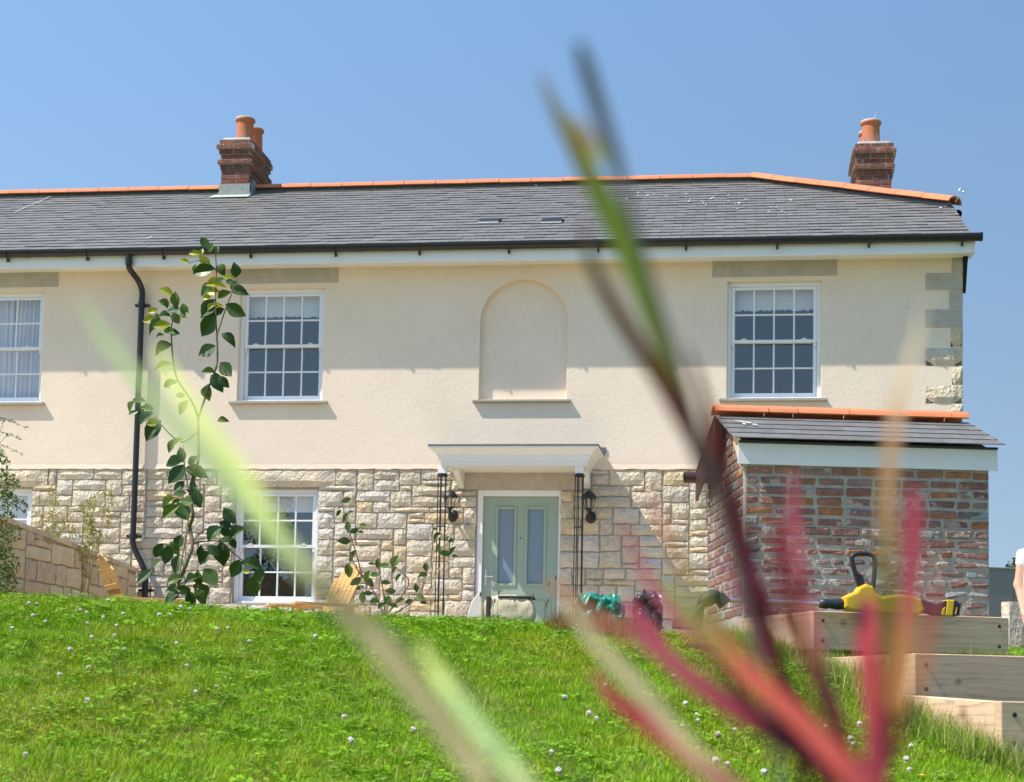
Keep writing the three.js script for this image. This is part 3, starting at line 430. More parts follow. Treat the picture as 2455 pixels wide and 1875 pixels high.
// fascia, soffit, gutter
obj('fascia', [cb(WX0, 5.235, 4.868, 5.04, 0.312, 0.33, 0.003)], M.white, house);
obj('soffit', box(WX0, 5.235, 4.900, 4.918, -0.02, 0.311), M.whiteWood, house);
obj('verge_end', [extr([[-0.02, 4.90], [0.33, 4.868], [0.33, 5.04], [0.0, 5.2], [-0.02, 5.2]], 0.05).rotateY(-Math.PI / 2).translate(5.285, 0, 0)], M.whiteWood, house);
obj('verge_corbel', [extr([[-0.25, 4.55], [-0.2, 4.52], [-0.02, 4.85], [0.2, 4.97], [-0.25, 4.97]], 0.06).rotateY(-Math.PI / 2).translate(5.245, 0, 0)], M.black, house);
{
  const gut = part('gutter', house), sh = []; for (let k = 0; k <= 10; k++) { const a = Math.PI + Math.PI * k / 10; sh.push([0.056 * Math.cos(a), 0.085 * Math.sin(a)]); } for (let k = 10; k >= 0; k--) { const a = Math.PI + Math.PI * k / 10; sh.push([0.052 * Math.cos(a), 0.081 * Math.sin(a)]); }
  obj('trough', uvm(extr(sh, 5.335 - WX0).rotateY(Math.PI / 2).translate(WX0, 5.072, 0.388)), M.black, gut);
  obj('stop_end', uvm(extr(sh.slice(0, 11), 0.03).scale(1.06, 1.06, 1).rotateY(Math.PI / 2).translate(5.33, 5.074, 0.388)), M.black, gut);
  for (const px of [25, 215, 397, 605, 808, 1008, 1222, 1435, 1645, 1863, 2082, 2305]) { const x = onZ(px, 600, 0.31).x; obj('gutter_bracket', [cb(x - 0.012, x + 0.012, 4.945, 4.98, 0.331, 0.39, 0.002), rod(V3(x, 4.95, 0.38), V3(x + 0.004, 4.925, 0.41), 0.008, 6), tube([V3(x, 5.07, 0.447), V3(x, 5.01, 0.44), V3(x, 4.983, 0.39)], 0.007, 6, 5)], M.black, gut); }
  for (const px of [65, 150, 860, 1760]) { const x = onZ(px, 600, 0.31).x; obj('gutter_joint', uvm(extr(sh.slice(0, 11), 0.07).scale(1.07, 1.05, 1).rotateY(Math.PI / 2).translate(x, 5.073, 0.388)), M.black, gut); }
  const dp = part('downpipe', house), x = -4.86;
  obj('pipe', [tube([V3(x - 0.07, 5.0, 0.385), V3(x - 0.07, 4.91, 0.385), V3(x - 0.068, 4.84, 0.36), V3(x - 0.02, 4.72, 0.16), V3(x, 4.62, 0.085), V3(x, 4.5, 0.08)], 0.037, 30, 12), rod(V3(x, 4.52, 0.08), V3(x, 1.55, 0.08), 0.037, 14), tube([V3(x, 1.56, 0.08), V3(x, 1.45, 0.08), V3(x + 0.05, 1.32, 0.08), V3(x + 0.13, 1.18, 0.08), V3(x + 0.18, 1.05, 0.08), V3(x + 0.18, 0.9, 0.08)], 0.037, 24, 12), rod(V3(x + 0.18, 0.92, 0.08), V3(x + 0.18, 0.0, 0.08), 0.037, 14)], M.black, dp);
  for (const [cx, y] of [[x, 4.44], [x, 1.53], [x + 0.18, 0.86]]) obj('pipe_clip', [rod(V3(cx, y - 0.03, 0.08), V3(cx, y + 0.03, 0.08), 0.046, 14), cb(cx - 0.095, cx + 0.095, y - 0.014, y + 0.014, 0.02, 0.06, 0.004), rod(V3(cx - 0.075, y, 0.04), V3(cx - 0.075, y, 0.075), 0.018, 10), rod(V3(cx + 0.075, y, 0.04), V3(cx + 0.075, y, 0.075), 0.018, 10)], M.black, dp);
  obj('collar', rod(V3(x - 0.069, 4.88, 0.38), V3(x - 0.07, 4.95, 0.385), 0.044, 12), M.black, dp);
}
// chimneys
function chimney(x0, w, z0, dep, yb, courses, spikes) {
  const c = part('chimney', house), h = 0.0735, cxm = x0 + w / 2, czm = z0 - dep / 2;
  // offsets of each course from the bottom of the brickwork
  const off = [0, 0, 0, 0.012, 0.045, 0.006, 0.03, 0.062, 0.028]; let n0 = courses - off.length;
  obj('core', [box(x0 + 0.012, x0 + w - 0.012, yb - 0.9, yb + courses * h - 0.006, z0 - dep + 0.012, z0 - 0.012)], M.lime, c);
  for (let k = 0; k < courses; k++) {
    const o = k < n0 ? 0 : off[k - n0], y = yb + k * h, W = w + 2 * o, D = dep + 2 * o, bh = h - 0.009;
    if (o > 0.02) obj('course_bed', [box(x0 - o + 0.01, x0 + w + o - 0.01, y - 0.002, y + bh + 0.002, z0 - dep - o + 0.01, z0 + o - 0.01)], M.lime, c);
    const face = (len, put) => { const head = k % 2; let u = 0; const list = head ? [0.105] : []; let s = list[0] || 0; while (s < len - 0.12) { const l = Math.min(0.215, len - s); list.push(l); s += l + 0.0; } if (len - s > 0.03) list.push(len - s); for (const l of list) { if (u + l > len + 0.001) break; put(u + l / 2, l - 0.01); u += l; } };
    face(W, (u, l) => obj('brick', cbox(l, bh, 0.10, 0.005, 0.004).translate(x0 - o + u, y + bh / 2, z0 + o - 0.05), pick(M.chimBrick), c));
    for (const s of [0, 1]) face(D - 0.2, (u, l) => obj('brick', cbox(0.10, bh, l, 0.005, 0.004).translate(s ? x0 + w + o - 0.05 : x0 - o + 0.05, y + bh / 2, z0 + o - 0.1 - u), pick(M.chimBrick), c));
    face(W, (u, l) => obj('brick', cbox(l, bh, 0.10, 0.005).translate(x0 - o + u, y + bh / 2, z0 - dep - o + 0.05), pick(M.chimBrick), c));
  }
  const yt = yb + courses * h;
  obj('flaunching', [cbox(w - 0.02, 0.05, dep - 0.02, 0.02).translate(cxm, yt + 0.012, czm)], M.lime, c);
  for (const [pz, ph, px] of [[z0 - 0.24, 0.36, 0.05], [z0 - dep + 0.24, 0.36, 0.05]]) {
    const pr = [[0.128, 0], [0.126, 0.08], [0.12, ph - 0.06], [0.128, ph - 0.05], [0.142, ph - 0.035], [0.146, ph - 0.015], [0.138, ph], [0.112, ph], [0.108, ph - 0.1], [0.108, 0]].map(p => new THREE.Vector2(...p));
    const pot = obj('chimney_pot', new THREE.LatheGeometry(pr, 28).translate(cxm + px * (spikes ? -0.6 : 1), yt + 0.02, pz), M.pot, c);
    obj('pot_rim', new THREE.TorusGeometry(0.126, 0.016, 8, 28).rotateX(Math.PI / 2).translate(cxm + px * (spikes ? -0.6 : 1), yt + 0.02 + ph - 0.001, pz), M.lime, c);
  }
  const sp = []; for (let k = 0; k < (spikes ? 15 : 5); k++) { const bx = x0 + (spikes ? 0.04 + k * (w - 0.06) / 15 : w * 0.55 + k * 0.03), b = V3(bx, yt, z0 - 0.02); sp.push(rod(b, b.clone().add(V3(rr(-0.03, 0.03), rr(0.10, 0.15), rr(-0.02, 0.02))), 0.0022, 4)); }
  obj('bird_spikes', sp, M.steel, c);
  if (spikes) { const b = V3(cxm, yt + 0.37, z0 - 0.2); obj('bird_wire', [tube([b.clone().add(V3(-0.03, 0, 0)), b.clone().add(V3(0.01, 0.04, 0)), b.clone().add(V3(0.035, 0.12, 0))], 0.006, 10, 5), rod(b.clone().add(V3(0.035, 0.12, 0)), b.clone().add(V3(0.05, 0.125, 0)), 0.008, 6), new THREE.SphereGeometry(0.02, 8, 6).scale(1, 0.7, 1).translate(b.x + 0.01, b.y + 0.03, b.z)], M.lime, c); }
  return { c, yt };
}
{
  const bl = onRoof(527, 474), br = onRoof(594, 474), z0 = bl.z + 0.0, w = br.x - bl.x, yb = onZ(560, 442, z0).y;
  const nC = Math.round((onZ(560, 340, z0).y - yb) / 0.0735);
  const { c } = chimney(bl.x, w, z0, 0.92, yb, nC, false);
  const x0 = bl.x - 0.014, x1 = br.x + 0.014, yf = roofY(z0);
  obj('flashing', [cb(x0, x1, yf + 0.06, yb + 0.004, z0 - 0.04, z0 + 0.012, 0.003), cb(x0 - 0.012, x1 + 0.012, yf - 0.01, yf + 0.075, z0 - 0.03, z0 + 0.022, 0.003)], M.flash, c);
  obj('apron', [tris((() => { const a = V3(x0 - 0.10, roofY(z0 + 0.16) + 0.04, z0 + 0.16), b = V3(x1 + 0.02, roofY(z0 + 0.16) + 0.04, z0 + 0.16), e = V3(x1 + 0.02, roofY(z0) + 0.045, z0), d = V3(x0 - 0.06, roofY(z0) + 0.045, z0); return [[a, b, e], [a, e, d]]; })())], mat([0.5, 0.52, 0.46], { map: T.mortar }), c);
  for (const s of [0, 1]) obj('side_flashing', [box(s ? x1 - 0.012 : x0, s ? x1 : x0 + 0.012, yf, yb + 0.02, z0 - 0.45, z0 - 0.001), box(s ? x1 - 0.0115 : x0 + 0.0005, s ? x1 - 0.0005 : x0 + 0.0115, yb + 0.02, yb + 0.10, z0 - 0.40, z0 - 0.12)], M.flash, c);
  const zr = RZ + 0.25, a = onZ(2054, 420, zr), b = onZ(2138, 420, zr), yt = onZ(2100, 343, zr).y;
  chimney(a.x, b.x - a.x, zr, 0.92, yt - 15 * 0.0735, 15, true);
}

// ------------------------------------------------------------------ brick outhouse, turned a little from the house
{
  const yb = -0.45, O = at(1786, 1125, 13.97), oh = thing('outhouse', 'small reclaimed brick outhouse with slate roof and white fascia', 'outhouse', V3(O.x, yb, O.z));
  oh.rotation.y = 11 * Math.PI / 180;
  const W = 2.12, D = 1.85, hw = at(1769, 1111, 13.95).y - yb, ye = at(1750, 1050, 13.86).y - yb, yr = at(1713, 990, 14.75).y - yb, zr = -0.86, ze = 0.12, zb = -1.86, sl = (yr - ye) / (ze - zr);
  const roofAt = z => z > zr ? ye + (ze - z) * sl : yr + (z - zr) * sl;
  obj('mortar_core', uvm((() => { const g = extr([[-0.004, 0], [-0.004, roofAt(-0.02) - 0.06], [zr, yr - 0.06], [-D + 0.02, roofAt(-D) - 0.06], [-D + 0.02, 0]], W - 0.012); return g.rotateY(-Math.PI / 2).translate(W - 0.006, 0, 0); })()), M.brickMortar, oh);
  const ph = 0.0855, rest = [], add = (g, m) => obj('brick', g, m, oh);
  const choose = k => { const q = R(); return k < 6 ? M.brick[pick([4, 5, 6, 7, 8, 11, 6, 5, 3, 1])] : q < 0.5 ? M.brick[pick([0, 1, 3, 5, 4])] : q < 0.66 ? M.brick[pick([2, 9])] : q < 0.92 ? M.brick[pick([6, 7, 8, 4])] : M.brick[pick([10, 11])]; };
  const y0 = 0.79, rows = Math.ceil((hw - y0) / ph);
  for (let k = 0; k < rows; k++) {
    const y = y0 + k * ph, bh = Math.min(ph, hw - y + 0.03) - rr(0.018, 0.028); let x = k % 2 ? -0.0 : 0.0, first = true;
    while (x < W - 0.04) { let l = k < 7 ? rr(0.12, 0.27) : (first && k % 2 ? 0.125 : 0.245 + rr(-0.008, 0.008)); if (R() < 0.10) l = 0.125; if (W - x - l < 0.09) l = W - x; first = false; const hh = k < 7 ? bh - rr(0, 0.012) : bh; if (k < 7 && R() < 0.03) { x += l; continue; } add(cbox(l - rr(0.014, 0.03), hh, 0.1, k < 7 ? 0.013 : 0.010, k < 7 ? 0.018 : 0.011).rotateZ(k < 7 ? rr(-0.03, 0.03) : rr(-0.008, 0.008)).translate(x + l / 2, y + ph / 2 + (k < 7 ? rr(-0.006, 0.006) : 0), -0.045 + rr(-0.004, 0.006)), choose(k)); x += l; }
  }
  for (let k = 0; ; k++) { // left gable wall
    const y = y0 + k * ph; if (y > yr - 0.12) break; let z = -0.105 + (k % 2 ? 0.0 : 0);
    while (z > -D + 0.05) { let l = k % 2 && z > -0.12 ? 0.12 : 0.24; if (R() < 0.1) l = 0.12; if (z - l < -D) l = z + D; const zc = z - l / 2; if (l > 0.04 && y + ph < roofAt(zc) - 0.03) add(cbox(0.1, ph - rr(0.014, 0.022), l - rr(0.012, 0.022), 0.008, 0.006).translate(0.045 + rr(-0.004, 0.004), y + ph / 2, zc), choose(k + 2)); z -= l; }
  }
  // fascia, dark ventilator strip, gable boarding, barge boards
  obj('fascia', cb(-0.065, 2.185, hw - 0.002, hw + 0.178, 0.004, 0.024, 0.003), mat([0.66, 0.68, 0.68], { roughness: 0.35 }), oh);
  obj('ventilator_strip', box(-0.06, 2.18, hw + 0.179, ye - 0.004, 0.0, 0.05), M.black, oh);
  for (let k = 0; k < 4; k++) { const z = -0.002 - k * 0.085; obj('gable_board', uvm(extr([[z, hw - 0.03 + k * 0.07], [z, roofAt(z) - 0.03], [z - 0.078, roofAt(z - 0.078) - 0.03], [z - 0.078, hw - 0.03 + (k + 0.8) * 0.07]].map(p => [p[0], p[1]]), 0.012).rotateY(-Math.PI / 2).translate(-0.03, 0, 0)), M.timber2, oh); }
  const barge = (za, zbk, drop) => uvm(extr([[za, roofAt(za) - 0.02], [zbk, roofAt(zbk) - 0.02], [zbk, roofAt(zbk) - drop], [za, roofAt(za) - drop]], 0.025).rotateY(-Math.PI / 2).translate(-0.09, 0, 0));
  obj('barge_board', barge(zr + 0.03, zb - 0.04, 0.27), M.brown, oh);
  obj('back_gutter', tube([V3(-0.22, roofAt(zb) - 0.05, zb - 0.09), V3(W + 0.1, roofAt(zb) - 0.05, zb - 0.09)], 0.055, 2, 10), M.brown, oh);
  // slates
  const up = V3(0, sl, -1).normalize(), nrm = V3(0, 1, sl).normalize(), len = Math.hypot(yr - ye, ze - zr), g5 = len / 5;
  for (let r = 0; r < 5; r++) { let x = -0.12 - (r % 2) * 0.13; while (x < 2.2) { const xa = Math.max(-0.12, x) + 0.002, xb = Math.min(2.215, x + 0.262) - 0.002; x += 0.262; if (xb - xa < 0.02) continue; const q = (xx, t, l) => V3(xx, ye, ze).addScaledVector(up, t).addScaledVector(nrm, l), t0 = r * g5 - 0.012 + rr(-0.002, 0.002), t1 = Math.min(len, (r + 1.7) * g5), a = q(xa, t0, 0.016), b = q(xb, t0 + rr(-0.002, 0.002), 0.016 + rr(0, 0.002)), c = q(xb, t1, 0.003), d = q(xa, t1, 0.003), dn = v => v.clone().addScaledVector(nrm, -0.008), a2 = dn(a), b2 = dn(b), c2 = dn(c), d2 = dn(d); obj('slate', tris([[a, b, c], [a, c, d], [a, a2, b2], [a, b2, b], [b, b2, c2], [b, c2, c], [a, d, d2], [a, d2, a2], [a2, c2, b2], [a2, d2, c2]], R() * 5, R() * 5), pick(M.slate), oh); } }
  obj('back_slope', tris([[V3(-0.12, yr, zr), V3(2.21, yr, zr), V3(2.21, roofAt(zb), zb)], [V3(-0.12, yr, zr), V3(2.21, roofAt(zb), zb), V3(-0.12, roofAt(zb), zb)]]), M.slate[0], oh);
  const prof = []; for (let k = 0; k <= 8; k++) { const a = Math.PI * (0.08 + 0.84 * k / 8); prof.push([0.13 * Math.cos(a), 0.105 * Math.pow(Math.sin(a), 0.85) - 0.02]); } for (let k = 8; k >= 0; k--) { const a = Math.PI * (0.08 + 0.84 * k / 8); prof.push([0.115 * Math.cos(a), 0.09 * Math.pow(Math.sin(a), 0.85) - 0.024]); }
  let x = -0.13; for (const l of [0.49, 0.268, 0.47, 0.465, 0.475, 0.16]) { obj('ridge_tile', uvm(extr(prof, l - 0.008).rotateY(Math.PI / 2).rotateZ(rr(-0.006, 0.004)).translate(x, yr + 0.012, zr), R() * 3, R() * 3), pick(M.ridge), oh); x += l; }
  { const q = (xx, t) => V3(xx, ye, ze).addScaledVector(up, t).addScaledVector(nrm, 0.034), L = []; for (const [xx, t, w, h] of [[0.02, 0.62, 0.05, 0.02], [0.06, 0.58, 0.04, 0.03], [0.10, 0.54, 0.03, 0.05], [0.05, 0.48, 0.02, 0.05], [0.14, 0.47, 0.03, 0.04], [2.10, 0.14, 0.03, 0.008], [2.13, 0.10, 0.03, 0.008]]) L.push([q(xx - w, t), q(xx + w, t + h * 0.4), q(xx, t + h)], [q(xx - w, t), q(xx + w * 0.6, t - h * 0.4), q(xx + w, t + h * 0.4)]); obj('droppings', tris(L), mat([0.55, 0.52, 0.47]), oh).userData.kind = 'stuff'; }
}
// ------------------------------------------------------------------ sloping garden wall at the left, grey wall and rubble at the right
{
  const xw = -4.78, zA = 0.12, zB = 7.5, yTop = z => { const a = onZ(340, 1366, 0.2), k = (z - 0.2); return a.y + k * 0.062 + 0.0; };
  const w = thing('garden_wall', 'low garden wall of squared sandstone with a sloping top beside the house', 'wall', V3(xw, 0, 0));
  obj('mortar_core', uvm(extr([[zA, -0.3], [zA, yTop(zA) - 0.012], [zB, yTop(zB) - 0.012], [zB, -0.3]], 0.28).rotateY(-Math.PI / 2).translate(-0.012, 0, 0)), mat([0.42, 0.31, 0.22], { map: T.mortar }), w);
  const st = rubble(zA, zB, 0.0, 1.8, 0.07, 0.075, (z, y) => y > yTop(z) - 0.03, [2, 3, 4, 3, 2, 1, 2], 0.22, 0.85), cols = [[0.66, 0.52, 0.33], [0.60, 0.47, 0.31], [0.70, 0.57, 0.38], [0.56, 0.45, 0.31]].map(c => mat(c, { map: T.rock, bumpMap: T.rockB, bumpScale: 0.008 }));
  for (const s of st) { if (s.y < 0.35) continue; obj('stone', stoneGeo(s.w - 0.025, s.h - 0.016, 0.05, rr(0.004, 0.010), 4, 3, 0.022).rotateY(Math.PI / 2).translate(0.010, s.y, s.x), pick(cols), w); }
  let z = zA; while (z < zB) { const l = rr(0.35, 0.6), z1 = Math.min(zB, z + l); obj('coping_stone', uvm(extr([[z + 0.004, yTop(z) - 0.02], [z + 0.004, yTop(z) + 0.025], [z1 - 0.004, yTop(z1) + 0.025], [z1 - 0.004, yTop(z1) - 0.02]], 0.31, 0.004).rotateY(-Math.PI / 2).translate(0.012, 0, 0)), pick(cols), w); z = z1; }
}
{
  const a = at(2340, 1362, 18.5), b = at(2640, 1368, 18.9), g = thing('grey_wall', 'plain grey rendered boundary wall beyond the brick outhouse', 'wall', V3(a.x, 0, a.z)); g.rotation.y = Math.atan2(-(b.z - a.z), b.x - a.x);
  const L = a.distanceTo(b); obj('panel', box(0, L, -0.8, a.y, -0.15, 0), mat([0.24, 0.23, 0.22], { map: T.plaster }), g); obj('capping', cb(-0.02, L + 0.02, a.y, a.y + 0.02, -0.17, 0.015), mat([0.25, 0.24, 0.23]), g);
}
{
  const boulders = [[2430, 1458, 13.9, 0.075, 0.10, 'mossy squared rubble stone beside the grey boundary wall'], [2450, 1425, 14.3, 0.06, 0.12, 'upright pale rubble stone leaning behind the mossy stone'], [2492, 1452, 14.0, 0.12, 0.14, 'large rough rubble stone at the feet of the person'], [2520, 1420, 14.6, 0.15, 0.2, 'tall rough rubble stone behind the person']];
  for (const [px, py, d, r, h, label] of boulders) { const p = at(px, py, d), y0 = H(p.x, p.z), top = p.y + h * 0.5, hh = top - y0 + 0.05, g = new THREE.BoxGeometry(r * 2, hh, r * 1.8, 3, 4, 3), q = g.attributes.position, sd = Math.floor(R() * 999); for (let i = 0; i < q.count; i++) { const X = q.getX(i), Y = q.getY(i), Z = q.getZ(i), k = 0.85 + 0.3 * hash2(Math.round(X * 90), Math.round(Y * 90) * 31 + Math.round(Z * 90), sd); q.setXYZ(i, X * k, Y * (0.94 + 0.06 * k), Z * k); } g.computeVertexNormals(); const o = new THREE.Mesh(uvm(g), M.stone[pick([0, 2, 4])]); o.name = 'rubble_stone'; o.position.set(p.x, y0 + hh / 2 - 0.05, p.z); o.rotation.y = rr(-0.4, 0.4); o.castShadow = o.receiveShadow = true; tag(o, label, 'stone', 'rubble stones beside the boundary wall'); }
}
// ------------------------------------------------------------------ timber retaining boards stepping down the slope
const TIERS = [];
function tier(px, py, d, yaw, lenF, lenR, h, label, mF, roll, tiltR) {
  const c = at(px, py, d), a = yaw * Math.PI / 180, t = 0.047, g = thing('retaining_boards', label, 'timber edging', V3(c.x, c.y, c.z), 'timber boards stepping down the slope');
  g.rotation.y = a; TIERS.push({ c, a, lenF, lenR });
  const fb = cbox(lenF, h, t, 0.004); fb.translate(lenF / 2, -h / 2, -t / 2).rotateZ(roll); const p = fb.attributes.position, uv = fb.attributes.uv; for (let i = 0; i < p.count; i++) uv.setXY(i, p.getX(i) + px * 0.01, (p.getY(i) + h) * 0.98 + 0.02);
  obj('front_board', fb, mF, g);
  const rb = cbox(t, h, lenR, 0.004); rb.translate(t / 2 + 0.001, -h / 2 - 0.001, -t - lenR / 2 - 0.001); rb.translate(0, 0, t).rotateX(tiltR).translate(0, 0, -t); const p2 = rb.attributes.position, uv2 = rb.attributes.uv; for (let i = 0; i < p2.count; i++) uv2.setXY(i, p2.getZ(i) + 0.37, (p2.getY(i) + h) + 0.02);
  obj('side_board', rb, M.timber2, g);
  for (const [bx, by] of [[0.055, -0.05], [0.055, -0.155], [lenF - 0.06, -0.05], [lenF - 0.06, -0.16]]) { obj('coach_bolt', [new THREE.CylinderGeometry(0.006, 0.007, 0.006, 12).rotateX(Math.PI / 2).translate(bx, by, 0.004), new THREE.TorusGeometry(0.008, 0.0018, 6, 12).translate(bx, by, 0.001)], M.iron, g); }
  obj('soil_fill', box(t + 0.004, lenF - 0.05, -0.12, -0.03, -lenR, -t - 0.004), mat([0.07, 0.05, 0.03], { map: T.soil }), g);
  const pts = obj('corner_post', cb(t + 0.002, t + 0.07, -h - 0.25, -0.02, -t - 0.07, -t - 0.002), M.timber2, g);
  return { g, c };
}
const T1 = tier(1950, 1464, 8.62, 23, 1.16, 0.95, 0.205, 'weathered pine boards of the top step, with the yellow trimmer lying on them', M.timber, 0.0, 0.0);
tier(2193, 1566, 7.15, 22, 1.5, 0.9, 0.22, 'weathered pine boards of the middle step, knotty and grey', M.timber2, 0.0, 0.0);
tier(2400, 1681, 6.1, 20, 1.5, 0.9, 0.24, 'pale new pine boards of the lowest step, cracked along the side', M.timber, 0.0, 0.03);

// ------------------------------------------------------------------ cordless trimmer lying on the top step
{
  const d0 = 8.56, s = d0 / FPX, o = at(1990, 1464, d0), g = thing('string_trimmer', 'yellow and black cordless string trimmer lying along the top timber step', 'trimmer', o); g.rotation.y = 14 * Math.PI / 180; g.rotation.z = -0.012;
  const P = (px, py, z = 0) => V3((px - 1990) * s * 1.03, (1464 - py) * s, z), yellow = mat([0.72, 0.44, 0.012], { roughness: 0.4 }), blk = mat([0.018, 0.018, 0.02], { roughness: 0.45 });
  const prof = (pts, th, bv) => uvm(extr(pts.map(([x, y]) => { const q = P(x, y); return [q.x, q.y]; }), th, bv).translate(0, 0, -th / 2));
  obj('shaft', rod(P(1690, 1447), P(1975, 1449), 0.0135, 16), mat([0.75, 0.74, 0.72], { metalness: 1, roughness: 0.35 }), g);
  const cuff = obj('collar', [new THREE.LatheGeometry([[0.0, 0], [0.024, 0], [0.027, 0.03], [0.024, 0.06], [0.027, 0.075], [0.03, 0.10], [0.027, 0.135], [0.0, 0.14]].map(p => new THREE.Vector2(...p)), 18).rotateZ(-Math.PI / 2).translate(P(1964, 0).x, P(0, 1448).y, 0)], blk, g);
  obj('motor_housing', [prof([[2026, 1434], [2040, 1427], [2052, 1422], [2060, 1410], [2072, 1404], [2084, 1408], [2092, 1422], [2108, 1434], [2126, 1430], [2150, 1426], [2185, 1428], [2200, 1434], [2206, 1452], [2196, 1462], [2160, 1461], [2120, 1462], [2085, 1459], [2040, 1458], [2026, 1452]], 0.05, 0.014)], yellow, g);
  const lw = P(2060, 1385), loop = [[2064, 1412], [2052, 1380], [2042, 1345], [2041, 1332], [2052, 1325], [2078, 1324], [2092, 1329], [2096, 1345], [2094, 1385], [2090, 1420]].map(([x, y]) => P(x, y, 0));
  obj('loop_handle', [tube(loop, 0.0125, 40, 10), rod(P(2064, 1412), P(2090, 1420), 0.018, 10)], blk, g);
  obj('trigger', [prof([[2058, 1372], [2066, 1380], [2072, 1405], [2064, 1405]], 0.012, 0.004)], blk, g);
  obj('rear_grip', [prof([[2192, 1436], [2206, 1432], [2222, 1438], [2248, 1446], [2252, 1462], [2236, 1462], [2215, 1456], [2196, 1452]], 0.036, 0.010)], blk, g);
  const bat = obj('battery', [prof([[2252, 1440], [2262, 1434], [2288, 1432], [2296, 1440], [2294, 1463], [2250, 1463]], 0.07, 0.006)], blk, g);
  obj('battery_band', [prof([[2268, 1431], [2281, 1431], [2277, 1464], [2264, 1464]], 0.076, 0.006), prof([[2256, 1452], [2260, 1448], [2258, 1463], [2254, 1463]], 0.074, 0.006)], yellow, g);
  obj('logo_strip', [prof([[2288, 1446], [2290, 1446], [2287, 1463], [2285, 1463]], 0.086, 0.0005)], yellow, g);
  const olive = mat([0.05, 0.05, 0.02], { roughness: 0.55 });
  obj('cutting_head', [new THREE.SphereGeometry(0.05, 18, 14).scale(1.35, 0.8, 0.9).rotateZ(0.5).translate(P(1702, 0).x + 0.0, P(0, 1446).y, 0.0), new THREE.CylinderGeometry(0.03, 0.04, 0.06, 16).rotateZ(0.7).translate(P(1732, 0).x, P(0, 1448).y, 0)], olive, g);
  const gd = []; for (let k = 0; k < 14; k++) { const f = a => { const t = -0.9 + a * 2.6 / 14; return [V3(P(1705, 0).x - 0.02 - 0.03 * Math.cos(t), P(0, 1452).y - 0.01, -0.05 * Math.sin(t)), V3(P(1705, 0).x - 0.02 - 0.17 * Math.cos(t), P(0, 1452).y - 0.10, -0.17 * Math.sin(t)), V3(P(1705, 0).x - 0.02 - 0.175 * Math.cos(t), P(0, 1452).y - 0.145, -0.175 * Math.sin(t))]; }, A = f(k), B = f(k + 1); gd.push([A[0], A[1], B[1]], [A[0], B[1], B[0]], [A[1], A[2], B[2]], [A[1], B[2], B[1]]); }
  obj('guard', tris(gd), olive, g);
}
// ------------------------------------------------------------------ iron plant columns and wall lanterns at the door
const cols2 = [['black iron rod plant column under the canopy, climbed by a leafy shoot', -0.895], ['bare black iron rod plant column under the canopy beside the dark shaded wall', 0.735]];
cols2.forEach(([label, x], q) => {
  const g = thing('plant_column', label, 'plant support', V3(x, 0, 0.545), 'iron columns either side of the front door');
  for (let k = 0; k < 5; k++) { const a = k * 1.2566 + 0.35, r = 0.05; obj('rod', rod(V3(Math.cos(a) * r * 1.08, 0, Math.sin(a) * r * 1.08), V3(Math.cos(a) * r, 2.235, Math.sin(a) * r), 0.0065, 6), M.iron, g); }
  obj('top_cap', [new THREE.CylinderGeometry(0.066, 0.066, 0.012, 20).translate(0, 2.222, 0), new THREE.CylinderGeometry(0.05, 0.05, 0.02, 20).translate(0, 2.236, 0)], M.iron, g);
  for (const y of [0.5, 1.62]) obj('ring', new THREE.TorusGeometry(0.053, 0.005, 6, 24).rotateX(Math.PI / 2).translate(0, y, 0), M.iron, g);
});
[['black lantern on the sunlit stone beside the leafy iron column', onZ(1079, 1205, 0.16)], ['black lantern on the shaded stone beside the bare iron column', onZ(1412, 1208, 0.16)]].forEach(([label, p]) => {
  const g = thing('wall_lantern', label, 'lantern', V3(p.x, p.y, 0.16), 'lanterns either side of the front door');
  obj('roof_cap', new THREE.LatheGeometry([[0.004, 0.185], [0.010, 0.17], [0.008, 0.155], [0.03, 0.15], [0.065, 0.12], [0.086, 0.085], [0.094, 0.062], [0.086, 0.06], [0.02, 0.075]].map(v => new THREE.Vector2(...v)), 24), M.iron, g);
  for (let k = 0; k < 6; k++) { const a = k * Math.PI / 3; obj('cage_bar', rod(V3(Math.cos(a) * 0.078, 0.066, Math.sin(a) * 0.078), V3(Math.cos(a) * 0.045, -0.055, Math.sin(a) * 0.045), 0.005, 6), M.iron, g); }
  obj('lantern_glass', new THREE.CylinderGeometry(0.07, 0.04, 0.118, 6, 1, true).translate(0, 0.004, 0), M.glass, g);
  obj('base_cup', new THREE.LatheGeometry([[0, -0.09], [0.02, -0.088], [0.035, -0.075], [0.052, -0.062], [0.05, -0.052], [0, -0.05]].map(v => new THREE.Vector2(...v)), 20), M.iron, g);
  obj('wall_arm', [tube([V3(0, -0.085, 0), V3(0, -0.12, -0.01), V3(0.004, -0.15, -0.06), V3(0.01, -0.15, -0.135)], 0.016, 16, 8), new THREE.SphereGeometry(0.028, 12, 10).translate(0, -0.135, -0.03)], M.iron, g);
  obj('back_plate', new THREE.LatheGeometry([[0, 0.03], [0.03, 0.026], [0.055, 0.012], [0.062, 0]].map(v => new THREE.Vector2(...v)), 22).rotateX(Math.PI / 2).scale(1, 1.25, 1).translate(0.01, -0.145, -0.155), M.iron, g);
});
